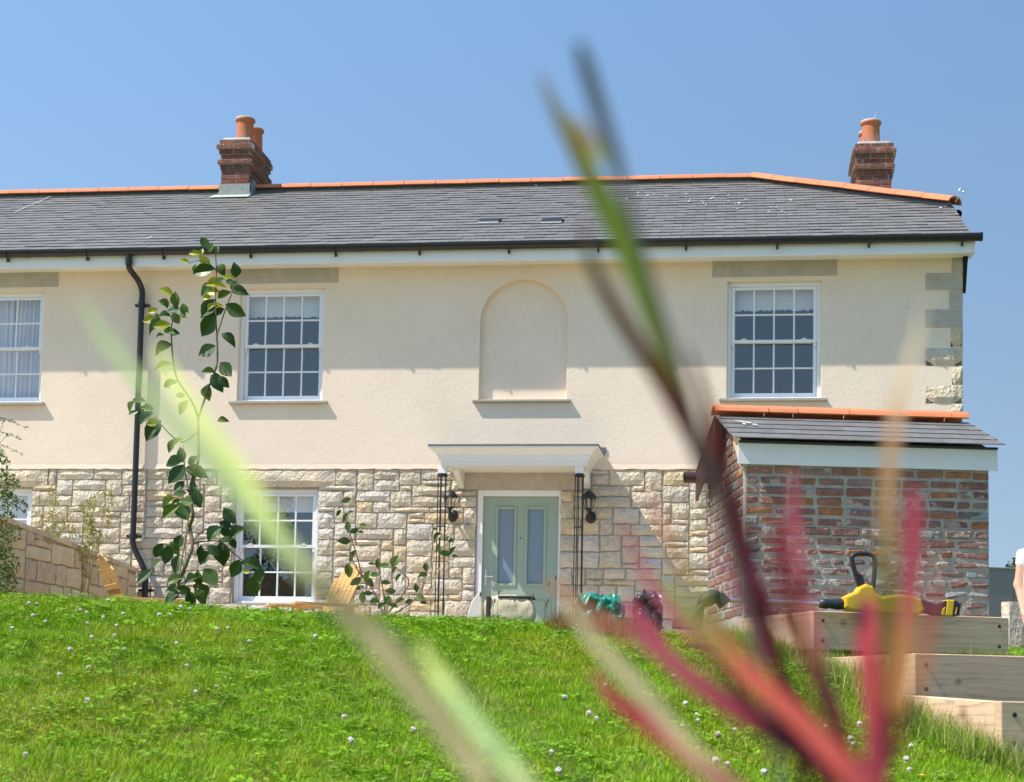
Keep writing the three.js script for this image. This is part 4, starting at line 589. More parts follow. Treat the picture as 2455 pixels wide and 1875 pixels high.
// ------------------------------------------------------------------ slatted garden chairs
function chair(pos, turn, label) {
  const g = thing('garden_chair', label, 'chair', pos, 'pine garden chairs on the terrace'); g.rotation.y = turn;
  const rec = 0.42, bk = (u, v, t) => { const y = 0.30 + v * Math.cos(rec), x = -0.20 - v * Math.sin(rec); return V3(x - t * Math.cos(rec), y - t * Math.sin(rec) * -1 * 0, u); }; // chair faces +x
  for (let k = 0; k < 6; k++) { const u0 = -0.252 + k * 0.086, top = 0.80 - 0.16 * Math.pow(Math.abs(k - 2.5) / 2.5, 2), fan = 1.16, a = [[u0, 0], [u0 + 0.073, 0], [(u0 + 0.073) * fan, top - 0.03 * (k > 2 ? 1 : 0)], [(u0 + 0.0365) * fan, top + 0.01], [u0 * fan, top - 0.03 * (k < 3 ? 1 : 0)]]; const e = extr(a, 0.016, 0.003); e.rotateY(Math.PI / 2); e.rotateZ(rec); e.translate(-0.22, 0.28, 0); obj('back_slat', uvm(e), M.pine, g); }
  for (const [y, w] of [[0.24, 0.50], [0.55, 0.54]]) obj('back_rail', cbox(0.022, 0.06, w, 0.003).rotateZ(rec).translate(-0.24 - (y - 0.1) * Math.sin(rec) * 0.9, 0.29 + y * 0.9 - 0.1, 0), M.pine, g);
  for (let k = 0; k < 6; k++) obj('seat_slat', cbox(0.07, 0.02, 0.50, 0.003).rotateZ(0.16).translate(-0.14 + k * 0.078, 0.29 + k * 0.0128, 0), M.pine, g);
  for (const sgn of [-1, 1]) {
    obj('arm', uvm(extr([[-0.46, -0.03], [-0.42, 0.04], [0.25, 0.06], [0.31, 0.03], [0.31, -0.05], [0.25, -0.07], [-0.42, -0.05]], 0.022, 0.003).rotateX(-Math.PI / 2).translate(0, 0.545, sgn * 0.30)), M.pine, g);
    obj('front_leg', cbox(0.09, 0.54, 0.024, 0.003).translate(0.24, 0.27, sgn * 0.272), M.pine, g);
    obj('rear_leg', uvm(extr([[0.26, 0.30], [0.26, 0.385], [-0.2, 0.30], [-0.56, 0.0], [-0.46, 0.0]], 0.024).translate(0, 0, sgn * 0.24 - 0.012)), M.pine, g);
    obj('arm_post', cbox(0.07, 0.28, 0.022, 0.003).translate(-0.36, 0.41, sgn * 0.272), M.pine, g);
  }
}
{
  const a = at(362, 1420, 17.0), b = at(738, 1425, 17.2);
  chair(V3(a.x, H(a.x, a.z), a.z), 0.6, 'pine slatted chair in front of the sloping garden wall, turned sideways');
  chair(V3(b.x, H(b.x, b.z), b.z), Math.PI + 0.75, 'pine slatted chair with fanned back beside the lower window');
}
// ------------------------------------------------------------------ camellias
const leafGeo = (bend, fold) => { const L = [], n = 5, o = [0, 0.30, 0.46, 0.44, 0.26, 0.0]; const P = (i, s) => { const t = i / n; return V3(t - 0.5, 0, 0).add(V3(0, s * o[i] * 0.62, Math.abs(s) * o[i] * fold - bend * (t - 0.4) * (t - 0.4))); }; for (let i = 0; i < n; i++) for (const s of [-1, 1]) { const a = P(i, 0), b = P(i + 1, 0), c = P(i + 1, s), d = P(i, s); if (o[i + 1]) L.push([a, b, c]); if (o[i]) L.push([a, c, d]); } const g = new THREE.BufferGeometry(), p = []; for (const t of L) for (const v of t) p.push(v.x, v.y, v.z); g.setAttribute('position', new THREE.Float32BufferAttribute(p, 3)); g.computeVertexNormals(); return uvm(g); };
const LEAF = [leafGeo(0.25, 0.25), leafGeo(0.55, 0.35), leafGeo(-0.1, 0.2)];
function leafAt(parent, base, px, py, len, ang, tone, d, dd = 0.12, wide = 1) {
  const dep = d + rr(-dd, dd), p = at(px, py, dep).sub(base), s = len * dep / FPX, a = ang * Math.PI / 180, ax = CR.clone().multiplyScalar(Math.cos(a)).addScaledVector(CU, Math.sin(a)).addScaledVector(CB, rr(-0.25, 0.45)).normalize();
  const nn = CB.clone().addScaledVector(CR, rr(-0.5, 0.4)).addScaledVector(CU, rr(-0.1, 0.9)), y = V3(0, 0, 0).crossVectors(nn, ax).normalize(), z = V3(0, 0, 0).crossVectors(ax, y), o = obj('leaf', pick(LEAF), M.cam[tone === 0 ? (R() < 0.4 ? 3 : 0) : tone], parent);
  o.quaternion.setFromRotationMatrix(new THREE.Matrix4().makeBasis(ax, y, z)); o.position.copy(p); { const k = rr(0.8, 1.12); o.scale.set(s * k, s * wide * k * rr(0.78, 1.1), s * k * rr(0.6, 1.5)); } return o;
}
{
  const d = 10.3, b0 = at(424, 1420, d), base = V3(b0.x, H(b0.x, b0.z), b0.z), g = thing('camellia', 'tall young camellia with glossy leaves tied to a cane before the downpipe', 'shrub', base);
  const A = (x, y) => [230 + x / 3.36, 560 + y / 3.36], B = (x, y) => [290 + x / 4, 1040 + y / 4], st = (pts, r0, r1) => obj('stem', taper(pts.map(([x, y], i) => at(x, y, d + 0.05 * Math.sin(i * 2.1)).sub(base)), r0, r1, pts.length * 5), M.bark, g);
  st([[424, 1432], B(540, 1470), B(620, 1260), B(685, 1060), B(660, 900), B(690, 780), B(662, 600), B(690, 420), B(740, 250), A(825, 1570)], 0.013, 0.009);
  st([A(825, 1580), A(820, 1480), A(770, 1350), A(650, 1160), A(615, 950), A(612, 720), A(660, 580), A(640, 490)], 0.008, 0.0035);
  st([A(820, 1500), A(860, 1380), A(930, 1180), A(975, 1050), A(972, 800), A(965, 650), A(965, 450), A(970, 300), A(962, 140)], 0.008, 0.003);
  st([A(975, 820), A(1030, 650), A(1090, 490), A(1125, 370)], 0.005, 0.003); st([A(965, 300), A(910, 240), A(820, 220), A(740, 240)], 0.004, 0.002);
  st([A(820, 1600), A(700, 1680), A(600, 1620), A(480, 1480), A(430, 1400), A(350, 1310)], 0.005, 0.0025);
  st([B(690, 1050), B(830, 1030), B(960, 1040), B(1060, 1130), B(1190, 1240), B(1280, 1380)], 0.005, 0.003); st([B(700, 1020), B(770, 950), B(850, 900), B(960, 870)], 0.004, 0.002);
  st([B(640, 1190), B(560, 1160), B(420, 1060), B(330, 1060)], 0.004, 0.002); st([B(655, 560), B(620, 400), B(605, 230), B(600, 110)], 0.005, 0.0025); st([B(560, 1450), B(640, 1400), B(760, 1370)], 0.004, 0.002);
  obj('cane', rod(at(...B(540, 1460), d + 0.03).sub(base), at(...B(740, 255), d + 0.03).sub(base), 0.0055, 8), M.cane, g);
  obj('tie', new THREE.TorusGeometry(0.02, 0.007, 6, 12).rotateX(1.4).translate(...at(...B(668, 545), d).sub(base).toArray()), M.black, g);
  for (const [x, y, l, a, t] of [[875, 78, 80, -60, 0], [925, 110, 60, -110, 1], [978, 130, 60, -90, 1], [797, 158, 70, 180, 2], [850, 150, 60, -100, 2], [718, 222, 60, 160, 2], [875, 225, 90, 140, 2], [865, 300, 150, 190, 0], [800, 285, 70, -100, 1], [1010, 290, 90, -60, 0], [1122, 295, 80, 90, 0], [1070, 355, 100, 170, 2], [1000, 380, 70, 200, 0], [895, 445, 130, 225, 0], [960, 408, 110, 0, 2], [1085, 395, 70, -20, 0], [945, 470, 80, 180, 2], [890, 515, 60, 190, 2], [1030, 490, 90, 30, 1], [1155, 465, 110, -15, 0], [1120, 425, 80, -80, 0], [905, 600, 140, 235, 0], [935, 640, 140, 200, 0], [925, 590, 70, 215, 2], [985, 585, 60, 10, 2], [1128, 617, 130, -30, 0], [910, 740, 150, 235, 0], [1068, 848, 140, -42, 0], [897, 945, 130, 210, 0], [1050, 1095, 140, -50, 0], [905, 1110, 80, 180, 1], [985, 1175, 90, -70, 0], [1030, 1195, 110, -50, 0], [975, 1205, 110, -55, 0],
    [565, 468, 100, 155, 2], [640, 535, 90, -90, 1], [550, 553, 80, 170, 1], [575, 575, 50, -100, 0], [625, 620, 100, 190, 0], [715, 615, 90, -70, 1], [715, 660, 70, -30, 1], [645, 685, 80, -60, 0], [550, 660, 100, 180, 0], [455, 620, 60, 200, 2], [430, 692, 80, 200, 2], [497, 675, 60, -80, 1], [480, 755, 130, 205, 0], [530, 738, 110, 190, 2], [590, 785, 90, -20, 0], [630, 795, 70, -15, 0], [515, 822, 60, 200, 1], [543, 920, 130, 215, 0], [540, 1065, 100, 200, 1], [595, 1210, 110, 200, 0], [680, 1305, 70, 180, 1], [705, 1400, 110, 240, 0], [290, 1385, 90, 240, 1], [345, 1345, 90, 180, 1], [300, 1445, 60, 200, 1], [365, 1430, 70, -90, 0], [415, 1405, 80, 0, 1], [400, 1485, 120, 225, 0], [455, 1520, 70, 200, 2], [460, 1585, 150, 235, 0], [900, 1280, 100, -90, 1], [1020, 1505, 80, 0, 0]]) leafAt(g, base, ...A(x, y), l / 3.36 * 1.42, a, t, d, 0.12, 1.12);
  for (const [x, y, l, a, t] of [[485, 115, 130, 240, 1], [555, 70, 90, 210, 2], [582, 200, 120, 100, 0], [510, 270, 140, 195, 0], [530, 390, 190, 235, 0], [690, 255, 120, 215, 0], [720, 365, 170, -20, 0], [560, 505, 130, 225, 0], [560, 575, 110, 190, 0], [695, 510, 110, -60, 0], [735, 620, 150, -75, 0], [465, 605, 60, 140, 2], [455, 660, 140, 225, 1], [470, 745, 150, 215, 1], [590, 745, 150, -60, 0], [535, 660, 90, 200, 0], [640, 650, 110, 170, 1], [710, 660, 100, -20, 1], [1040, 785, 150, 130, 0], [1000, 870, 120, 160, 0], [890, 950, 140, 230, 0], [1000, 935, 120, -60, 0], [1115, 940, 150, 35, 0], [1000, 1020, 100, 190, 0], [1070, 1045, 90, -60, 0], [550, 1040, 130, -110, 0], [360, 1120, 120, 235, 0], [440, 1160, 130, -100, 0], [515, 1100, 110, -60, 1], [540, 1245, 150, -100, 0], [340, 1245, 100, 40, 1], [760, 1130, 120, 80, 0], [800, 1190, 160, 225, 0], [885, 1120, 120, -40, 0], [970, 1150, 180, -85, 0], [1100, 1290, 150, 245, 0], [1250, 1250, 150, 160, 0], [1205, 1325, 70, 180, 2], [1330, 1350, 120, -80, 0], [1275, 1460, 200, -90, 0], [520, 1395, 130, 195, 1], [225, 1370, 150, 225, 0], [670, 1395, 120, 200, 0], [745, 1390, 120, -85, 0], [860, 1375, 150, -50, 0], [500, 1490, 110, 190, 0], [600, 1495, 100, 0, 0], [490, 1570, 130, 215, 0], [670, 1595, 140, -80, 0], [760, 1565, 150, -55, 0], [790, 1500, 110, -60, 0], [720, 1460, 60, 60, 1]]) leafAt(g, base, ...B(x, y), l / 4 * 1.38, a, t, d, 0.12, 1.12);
}
{
  const d = 16.6, b0 = at(915, 1440, d), base = V3(b0.x, H(b0.x, b0.z), b0.z), g = thing('young_camellia', 'thin young camellia with sparse dark leaves against the sunlit stone', 'shrub', base), C = (x, y) => [760 + x / 5.09, 1150 + y / 5.09];
  for (const s of [[[830, 1700], [690, 1360], [560, 1180], [480, 900], [400, 660], [320, 350], [280, 190]], [[480, 800], [470, 720], [490, 640]], [[830, 1650], [810, 1380], [760, 1130], [735, 1040]], [[860, 1640], [1120, 1240], [940, 1060], [880, 1000]], [[560, 1200], [440, 1000], [420, 900]], [[850, 1700], [1200, 1450], [1330, 1170], [1330, 1020]]]) obj('stem', taper(s.map(([x, y]) => at(...C(x, y), d).sub(base)), 0.009, 0.004, 24), M.twig, g);
  for (const [x, y, l, a] of [[360, 250, 110, 20], [265, 405, 90, 230], [415, 395, 50, 20], [355, 460, 100, 240], [380, 575, 120, -90], [450, 625, 100, 200], [560, 560, 80, 10], [530, 640, 70, 180], [330, 748, 130, 180], [440, 910, 110, 230], [420, 960, 60, -90], [385, 1110, 130, -80], [470, 1240, 130, 215], [610, 1175, 110, 240], [640, 1250, 120, -50], [665, 1030, 90, 180], [745, 1020, 100, 90], [820, 1050, 130, 190], [955, 995, 120, 60], [705, 1165, 100, 0], [840, 1255, 90, -10], [945, 1100, 80, 230], [1000, 1200, 110, 240], [525, 1320, 100, 200], [625, 1385, 100, 0], [560, 1440, 110, -90], [900, 1360, 120, 0], [860, 1470, 120, -60], [1330, 1060, 110, 90], [1290, 1170, 110, 200], [1120, 1490, 90, 200], [1210, 1320, 90, 100], [1260, 1430, 80, -20], [1300, 1510, 90, 180], [790, 1540, 120, 210], [930, 1540, 120, -20], [700, 1480, 100, 190], [1010, 1470, 90, 20]]) leafAt(g, base, ...C(x, y), l / 5.09 * 1.4, a, R() < 0.75 ? 0 : 1, d, 0.08);
  const g2 = thing('climbing_shoot', 'small leafy climbing shoot wound round the iron column', 'climber', V3(-0.895, 0, 0.62)), b2 = V3(-0.895, 0, 0.62), d2 = 19.15;
  obj('stem', taper([[1330, 1600], [1400, 1350], [1470, 1160], [1540, 940], [1560, 800], [1500, 640]].map(([x, y]) => at(...C(x, y), d2).sub(b2)), 0.007, 0.003, 24), M.cane, g2);
  for (const [x, y, l, a, t] of [[1470, 680, 100, 200, 0], [1600, 720, 70, 60, 0], [1635, 740, 100, -30, 0], [1490, 830, 90, -80, 1], [1560, 905, 120, 180, 0], [1655, 860, 80, 60, 0], [1680, 930, 70, -15, 0], [1440, 605, 70, 200, 0], [1450, 720, 80, 240, 0]]) leafAt(g2, b2, ...C(x, y), l / 5.09 * 1.4, a, t, d2, 0.05);
}
// leafy clouds: many leaf-sized faces in clumps, one mesh per crown
function leafCloud(clumps, n, size, spread = 1, aspect = 0.5) {
  const p = []; const v = () => { let x, y, z; do { x = R() * 2 - 1; y = R() * 2 - 1; z = R() * 2 - 1; } while (x * x + y * y + z * z > 1); return V3(x, y, z); };
  let tot = 0; for (const c of clumps) tot += c[3] * c[3];
  for (const [cx, cy, cz, r, fy = 1] of clumps) { const m = Math.round(n * r * r / tot); for (let k = 0; k < m; k++) { const q = v(); if (R() < 0.6) q.normalize().multiplyScalar(rr(0.7, 1.05)); q.multiplyScalar(r); q.y *= fy; const c = V3(cx, cy, cz).add(q), a = v().normalize(), b = v().cross(a).normalize(), s = size * rr(0.6, 1.3); const A = c.clone().addScaledVector(a, s), B = c.clone().addScaledVector(b, s * aspect), C = c.clone().addScaledVector(a, -s), D = c.clone().addScaledVector(b, -s * aspect); for (const w of [A, B, C, A, C, D]) p.push(w.x, w.y, w.z); } }
  const g = new THREE.BufferGeometry(); g.setAttribute('position', new THREE.Float32BufferAttribute(p, 3)); g.computeVertexNormals(); return uvm(g);
}
{ // dark bush at the left edge with arching twigs
  const d = 12.5, b0 = at(-60, 1440, d), base = V3(b0.x, H(b0.x, b0.z), b0.z), g = thing('hedge_bush', 'dense dark green bush overhanging the sloping garden wall', 'shrub', base), cl = [], K = d / FPX, L = (px, py, r, dz = 0) => { const p = at(px, py, d + dz).sub(base); cl.push([p.x, p.y, p.z, r * K]); };
  for (const [x, y, r, dz] of [[-40, 1180, 70, 0], [10, 1215, 38, 0.1], [-60, 1290, 80, 0.1], [-10, 1300, 40, 0], [15, 1350, 34, 0], [-50, 1390, 80, 0], [5, 1400, 40, 0.1], [-20, 1110, 45, 0], [20, 1160, 26, 0], [30, 1280, 24, 0], [-120, 1250, 110, 0.2], [-120, 1380, 100, 0]]) L(x, y, r, dz);
  for (const s of [[-60, 1440], [-90, 1440], [-40, 1440]]) obj('trunk', taper([at(s[0], 1460, d).sub(base), at(s[0] + 10, 1350, d).sub(base), at(s[0] - 5, 1200, d).sub(base)], 0.02, 0.008, 12), M.bark, g);
  obj('crown', leafCloud(cl, 7000, 0.017, 1, 0.5), leafM([0.16, 0.22, 0.03], 0.35, 0.6), g);
  for (const [x0, y0, x1, y1] of [[-40, 1000, 64, 1027], [-40, 1040, 48, 1052], [-60, 1060, 55, 1090], [-30, 1150, 75, 1225], [-20, 1190, 80, 1245], [-40, 1130, 20, 1040], [-30, 1120, 10, 1010]]) { obj('twig', taper([at(x0 - 30, y0 + 90, d).sub(base), at(x0, y0, d).sub(base), at((x0 + x1) / 2, (y0 + y1) / 2 - 10, d).sub(base), at(x1, y1, d).sub(base)], 0.004, 0.0015, 12), M.twig, g); const tw = []; for (let k = 0; k < 16; k++) { const u = R(), p = at(x0 + (x1 - x0) * u, y0 + (y1 - y0) * u - 8 * Math.sin(u * 3), d).sub(base); tw.push([p.x, p.y, p.z, 5 * K]); } obj('twig_leaves', leafCloud(tw, 50, 0.011, 1, 0.5), leafM(y0 < 1100 ? [0.22, 0.24, 0.05] : [0.09, 0.14, 0.03], 0.35, 0.5), g); }
}
{ // yellow green bamboo behind the wall
  const d = 18.6, b0 = at(180, 1380, d), base = V3(b0.x, H(b0.x, b0.z), b0.z), g = thing('bamboo_clump', 'wispy yellow green bamboo between the garden wall and the stone wall', 'shrub', base), K = d / FPX, cl = [];
  for (const [x, top, lean] of [[115, 1205, -8], [125, 1180, 4], [150, 1260, -10], [170, 1235, 6], [195, 1205, 12], [215, 1190, 14], [235, 1180, 26], [160, 1300, -4], [205, 1260, 8]]) { obj('culm', taper([at(x - lean, 1420, d).sub(base), at(x, (1420 + top) / 2, d).sub(base), at(x + lean, top, d).sub(base)], 0.006, 0.002, 12), mat([0.34, 0.28, 0.07]), g); for (let k = 0; k < 7; k++) { const u = k / 7, p = at(x + lean * (1 - u) + rr(-14, 14), top + u * 130, d + rr(-0.15, 0.15)).sub(base); cl.push([p.x, p.y, p.z, 14 * K]); } }
  obj('foliage', leafCloud(cl, 1500, 0.042, 1, 0.16), leafM([0.36, 0.33, 0.07], 0.4, 0.6), g);
}
{ // tree beyond the grey wall
  const d = 30, b0 = at(2475, 1500, d), base = V3(b0.x, H(b0.x, b0.z), b0.z), g = thing('tree', 'green tree top showing over the grey boundary wall', 'tree', base), K = d / FPX, cl = [];
  for (const [x, y, r] of [[2440, 1362, 26], [2465, 1352, 34], [2500, 1345, 40], [2530, 1360, 40], [2480, 1400, 50], [2540, 1420, 50], [2420, 1372, 16]]) { const p = at(x, y, d + rr(-0.3, 0.3)).sub(base); cl.push([p.x, p.y, p.z, r * K]); }
  obj('trunk', taper([V3(0, 0, 0), V3(0.05, 1.2, 0), at(2485, 1380, d).sub(base)], 0.10, 0.04, 12), M.bark, g);
  obj('crown', leafCloud(cl, 3000, 0.05, 1, 0.5), leafM([0.07, 0.12, 0.025], 0.3, 0.6), g);
}
for (const [label, x, z, hgt, n, wd] of [['tall slim garden tree below the lawn, mirrored in the lower window', -12.4, 31, 7.5, 5200, 1.3], ['low round garden tree below the lawn, mirrored beside the slim one', -9.5, 34, 4.2, 3600, 1.6]]) { // behind the camera
  const y = H(x, z), g = thing('tree', label, 'tree', V3(x, y, z)), cl = []; for (let k = 0; k < 16; k++) { const u = k / 15, a = k * 2.4; cl.push([Math.cos(a) * wd * 0.55 * (1 - u * 0.6), hgt * (0.28 + 0.68 * u), Math.sin(a) * wd * 0.55 * (1 - u * 0.6), wd * (0.62 - 0.34 * u)]); }
  obj('trunk', taper([V3(0, -0.1, 0), V3(0.1, hgt * 0.4, 0), V3(0, hgt * 0.85, 0)], 0.14, 0.03, 12, 8), M.bark, g); obj('crown', leafCloud(cl, n, 0.075, 1, 0.5), leafM([0.05, 0.085, 0.02], 0.25, 0.6), g);
}
// ------------------------------------------------------------------ person at the right edge
function sdfGeo(fn, c, half, res) {
  const mc = new MarchingCubes(res, new THREE.MeshBasicMaterial(), false, false, 200000); mc.isolation = 0;
  const h = res / 2; for (let k = 0; k < res; k++) for (let j = 0; j < res; j++) for (let i = 0; i < res; i++) mc.field[i + j * res + k * res * res] = -fn(c.x + (i - h) / h * half, c.y + (j - h) / h * half, c.z + (k - h) / h * half) * 50;
  mc.update(); const n = mc.count, p = new Float32Array(n * 3), nn = new Float32Array(n * 3);
  for (let i = 0; i < n; i++) { for (let q = 0; q < 3; q++) { p[3 * i + q] = mc.positionArray[3 * i + q] * half + c.getComponent(q); nn[3 * i + q] = mc.normalArray[3 * i + q]; } const l = Math.hypot(nn[3 * i], nn[3 * i + 1], nn[3 * i + 2]) || 1; for (let q = 0; q < 3; q++) nn[3 * i + q] /= l; }
  const g = new THREE.BufferGeometry(); g.setAttribute('position', new THREE.BufferAttribute(p, 3)); g.setAttribute('normal', new THREE.BufferAttribute(nn, 3)); return uvm(g);
}
const cap = (x, y, z, a, b, r0, r1) => { const dx = b[0] - a[0], dy = b[1] - a[1], dz = b[2] - a[2], t = Math.min(1, Math.max(0, ((x - a[0]) * dx + (y - a[1]) * dy + (z - a[2]) * dz) / (dx * dx + dy * dy + dz * dz))); return Math.hypot(x - a[0] - dx * t, y - a[1] - dy * t, z - a[2] - dz * t) - (r0 + (r1 - r0) * t); };
const smin = (a, b, k) => { const h = Math.max(k - Math.abs(a - b), 0) / k; return Math.min(a, b) - h * h * k * 0.25; };
{
  const d = 13.3, sh = at(2449, 1326, d), hipC = at(2502, 1326, d), gy = H(hipC.x, hipC.z), S = (sh.y - gy) / 1.38;
  const g = thing('person', 'person in a white sleeveless top standing by the rubble stones with arm hanging', 'person', V3(hipC.x, gy, hipC.z)); g.scale.setScalar(S); g.rotation.y = -0.1;
  const E = (x, y, z, c, r) => { const q = Math.hypot((x - c[0]) / r[0], (y - c[1]) / r[1], (z - c[2]) / r[2]); return (q - 1) * Math.min(r[0], r[1], r[2]); };
  const limbs = s => ({ sh: [s * 0.175, 1.37, -0.01], el: [s * 0.215, 1.10, -0.03], wr: [s * 0.185, 0.875, 0.05], hip: [s * 0.09, 0.88, 0], kn: [s * 0.10, 0.48, 0.02], an: [s * 0.105, 0.08, -0.02], toe: [s * 0.12, 0.03, 0.16] });
  const torso = (x, y, z) => { let r = E(x, y, z, [0, 1.22, 0], [0.155, 0.20, 0.105]); r = smin(r, E(x, y, z, [0, 1.03, 0], [0.135, 0.16, 0.095]), 0.08); r = smin(r, E(x, y, z, [0, 0.90, -0.01], [0.165, 0.13, 0.115]), 0.08); r = smin(r, cap(x, y, z, [-0.15, 1.375, -0.01], [0.15, 1.375, -0.01], 0.05, 0.05), 0.06); return r; };
  const arms = (x, y, z) => { let r = 9; for (const s of [-1, 1]) { const l = limbs(s); r = Math.min(r, smin(cap(x, y, z, l.sh, l.el, 0.052, 0.042), cap(x, y, z, l.el, l.wr, 0.042, 0.027), 0.03)); } return r; };
  const legs = (x, y, z) => { let r = 9; for (const s of [-1, 1]) { const l = limbs(s); let q = smin(cap(x, y, z, l.hip, l.kn, 0.085, 0.058), cap(x, y, z, l.kn, l.an, 0.058, 0.038), 0.05); q = smin(q, cap(x, y, z, l.an, l.toe, 0.042, 0.03), 0.03); r = Math.min(r, q); } return r; };
  const bodyF = (x, y, z) => { let r = smin(torso(x, y, z), arms(x, y, z), 0.04); r = smin(r, legs(x, y, z), 0.05); r = smin(r, cap(x, y, z, [0, 1.40, -0.015], [0, 1.50, 0.005], 0.055, 0.052), 0.05); return r; };
  const headF = (x, y, z) => { let r = E(x, y, z, [0, 1.605, 0.0], [0.075, 0.105, 0.092]); r = smin(r, E(x, y, z, [0, 1.545, 0.03], [0.055, 0.06, 0.06]), 0.04); r = smin(r, cap(x, y, z, [0, 1.61, 0.085], [0, 1.575, 0.108], 0.010, 0.015), 0.015); for (const s of [-1, 1]) { r = smin(r, E(x, y, z, [s * 0.076, 1.595, -0.005], [0.012, 0.032, 0.02]), 0.01); r = Math.max(r, -(Math.hypot(x - s * 0.032, y - 1.608, z - 0.092) - 0.014)); r = Math.min(r, Math.hypot(x - s * 0.032, y - 1.607, z - 0.078) - 0.012); } r = smin(r, cap(x, y, z, [-0.022, 1.538, 0.083], [0.022, 1.538, 0.083], 0.008, 0.008), 0.008); r = smin(r, cap(x, y, z, [0, 1.44, -0.01], [0, 1.53, 0.005], 0.054, 0.052), 0.03); return r; };
  const handF = s => (x, y, z) => { const w = limbs(s).wr; let r = cap(x, y, z, w, [w[0] - s * 0.004, w[1] - 0.03, w[2] + 0.008], 0.026, 0.026); r = smin(r, E(x, y, z, [w[0] - s * 0.006, w[1] - 0.07, w[2] + 0.016], [0.018, 0.048, 0.04]), 0.02); [[-0.030, 0.070], [-0.010, 0.080], [0.011, 0.076], [0.030, 0.060]].forEach(([o, l]) => { const a = [w[0] - s * 0.008, w[1] - 0.105, w[2] + 0.018 - o], b = [w[0] - s * 0.014, w[1] - 0.105 - l * 0.5, w[2] + 0.024 - o * 1.1], c = [w[0] - s * 0.032, w[1] - 0.105 - l * 0.95, w[2] + 0.030 - o]; r = smin(r, Math.min(cap(x, y, z, a, b, 0.0095, 0.009), cap(x, y, z, b, c, 0.009, 0.0075)), 0.006); }); const ta = [w[0] - s * 0.01, w[1] - 0.045, w[2] + 0.045], tb = [w[0] - s * 0.025, w[1] - 0.08, w[2] + 0.07], tc = [w[0] - s * 0.032, w[1] - 0.11, w[2] + 0.075]; r = smin(r, Math.min(cap(x, y, z, ta, tb, 0.013, 0.011), cap(x, y, z, tb, tc, 0.011, 0.009)), 0.012); return r; };
  const skin = mat([0.62, 0.36, 0.25], { roughness: 0.55 });
  const hands = [-1, 1].map(s => { const w = limbs(s).wr; return sdfGeo(handF(s), V3(w[0], w[1] - 0.08, w[2] + 0.02), 0.13, 72); });
  obj('body', [sdfGeo(bodyF, V3(0, 0.78, 0.02), 0.82, 128), sdfGeo(headF, V3(0, 1.58, 0.01), 0.17, 84), ...hands], skin, g);
  obj('white_top', sdfGeo((x, y, z) => { let r = torso(x, y, z) - 0.012; for (const s of [-1, 1]) { const l = limbs(s); r = smin(r, cap(x, y, z, l.sh, [l.sh[0] + s * 0.012, 1.30, -0.015], 0.062, 0.058), 0.03); } r = Math.max(r, y - 1.415, 0.84 - y); return Math.max(r, -(Math.hypot(x, y - 1.47, z - 0.06) - 0.11)); }, V3(0, 1.12, 0), 0.36, 84), mat([0.78, 0.77, 0.75]), g);
  obj('trousers', sdfGeo((x, y, z) => Math.max(smin(legs(x, y, z) - 0.012, torso(x, y, z) - 0.008, 0.06), y - 0.93, 0.09 - y), V3(0, 0.5, 0), 0.5, 84), mat([0.06, 0.07, 0.10]), g);
  obj('hair', sdfGeo((x, y, z) => Math.max(smin(E(x, y, z, [0, 1.63, -0.015], [0.087, 0.105, 0.10]), E(x, y, z, [0, 1.56, -0.06], [0.07, 0.09, 0.05]), 0.04), z - 0.045 - (y - 1.62) * 0.5), V3(0, 1.6, -0.02), 0.17, 60), mat([0.10, 0.06, 0.035], { roughness: 0.6 }), g);
}
// ------------------------------------------------------------------ bags left on the brow of the lawn
function crumple(w, h, dp, sd, amt, nx = 12, ny = 8, nz = 6) { const g = new THREE.BoxGeometry(w, h, dp, nx, ny, nz), p = g.attributes.position; for (let i = 0; i < p.count; i++) { const x = p.getX(i), y = p.getY(i), z = p.getZ(i), n = (a, b, s) => vnoise(a + 40, b + 40, 512, s) - 0.5; const rx = 1 - 0.25 * Math.pow(Math.abs(2 * y / h), 3); const q = [x * rx + amt * n(y * 28 + z * 17, x * 20, sd), y * (1 - 0.12 * Math.pow(Math.abs(2 * x / w), 2)) + amt * n(x * 26, z * 30, sd + 1) + amt * 0.6 * n(x * 60, z * 50, sd + 4), z * rx + amt * n(x * 25, y * 30, sd + 2) + amt * 0.7 * Math.abs(n(x * 70 + y * 40, y * 75, sd + 6))]; p.setXYZ(i, ...q); } g.computeVertexNormals(); return uvm(g); }
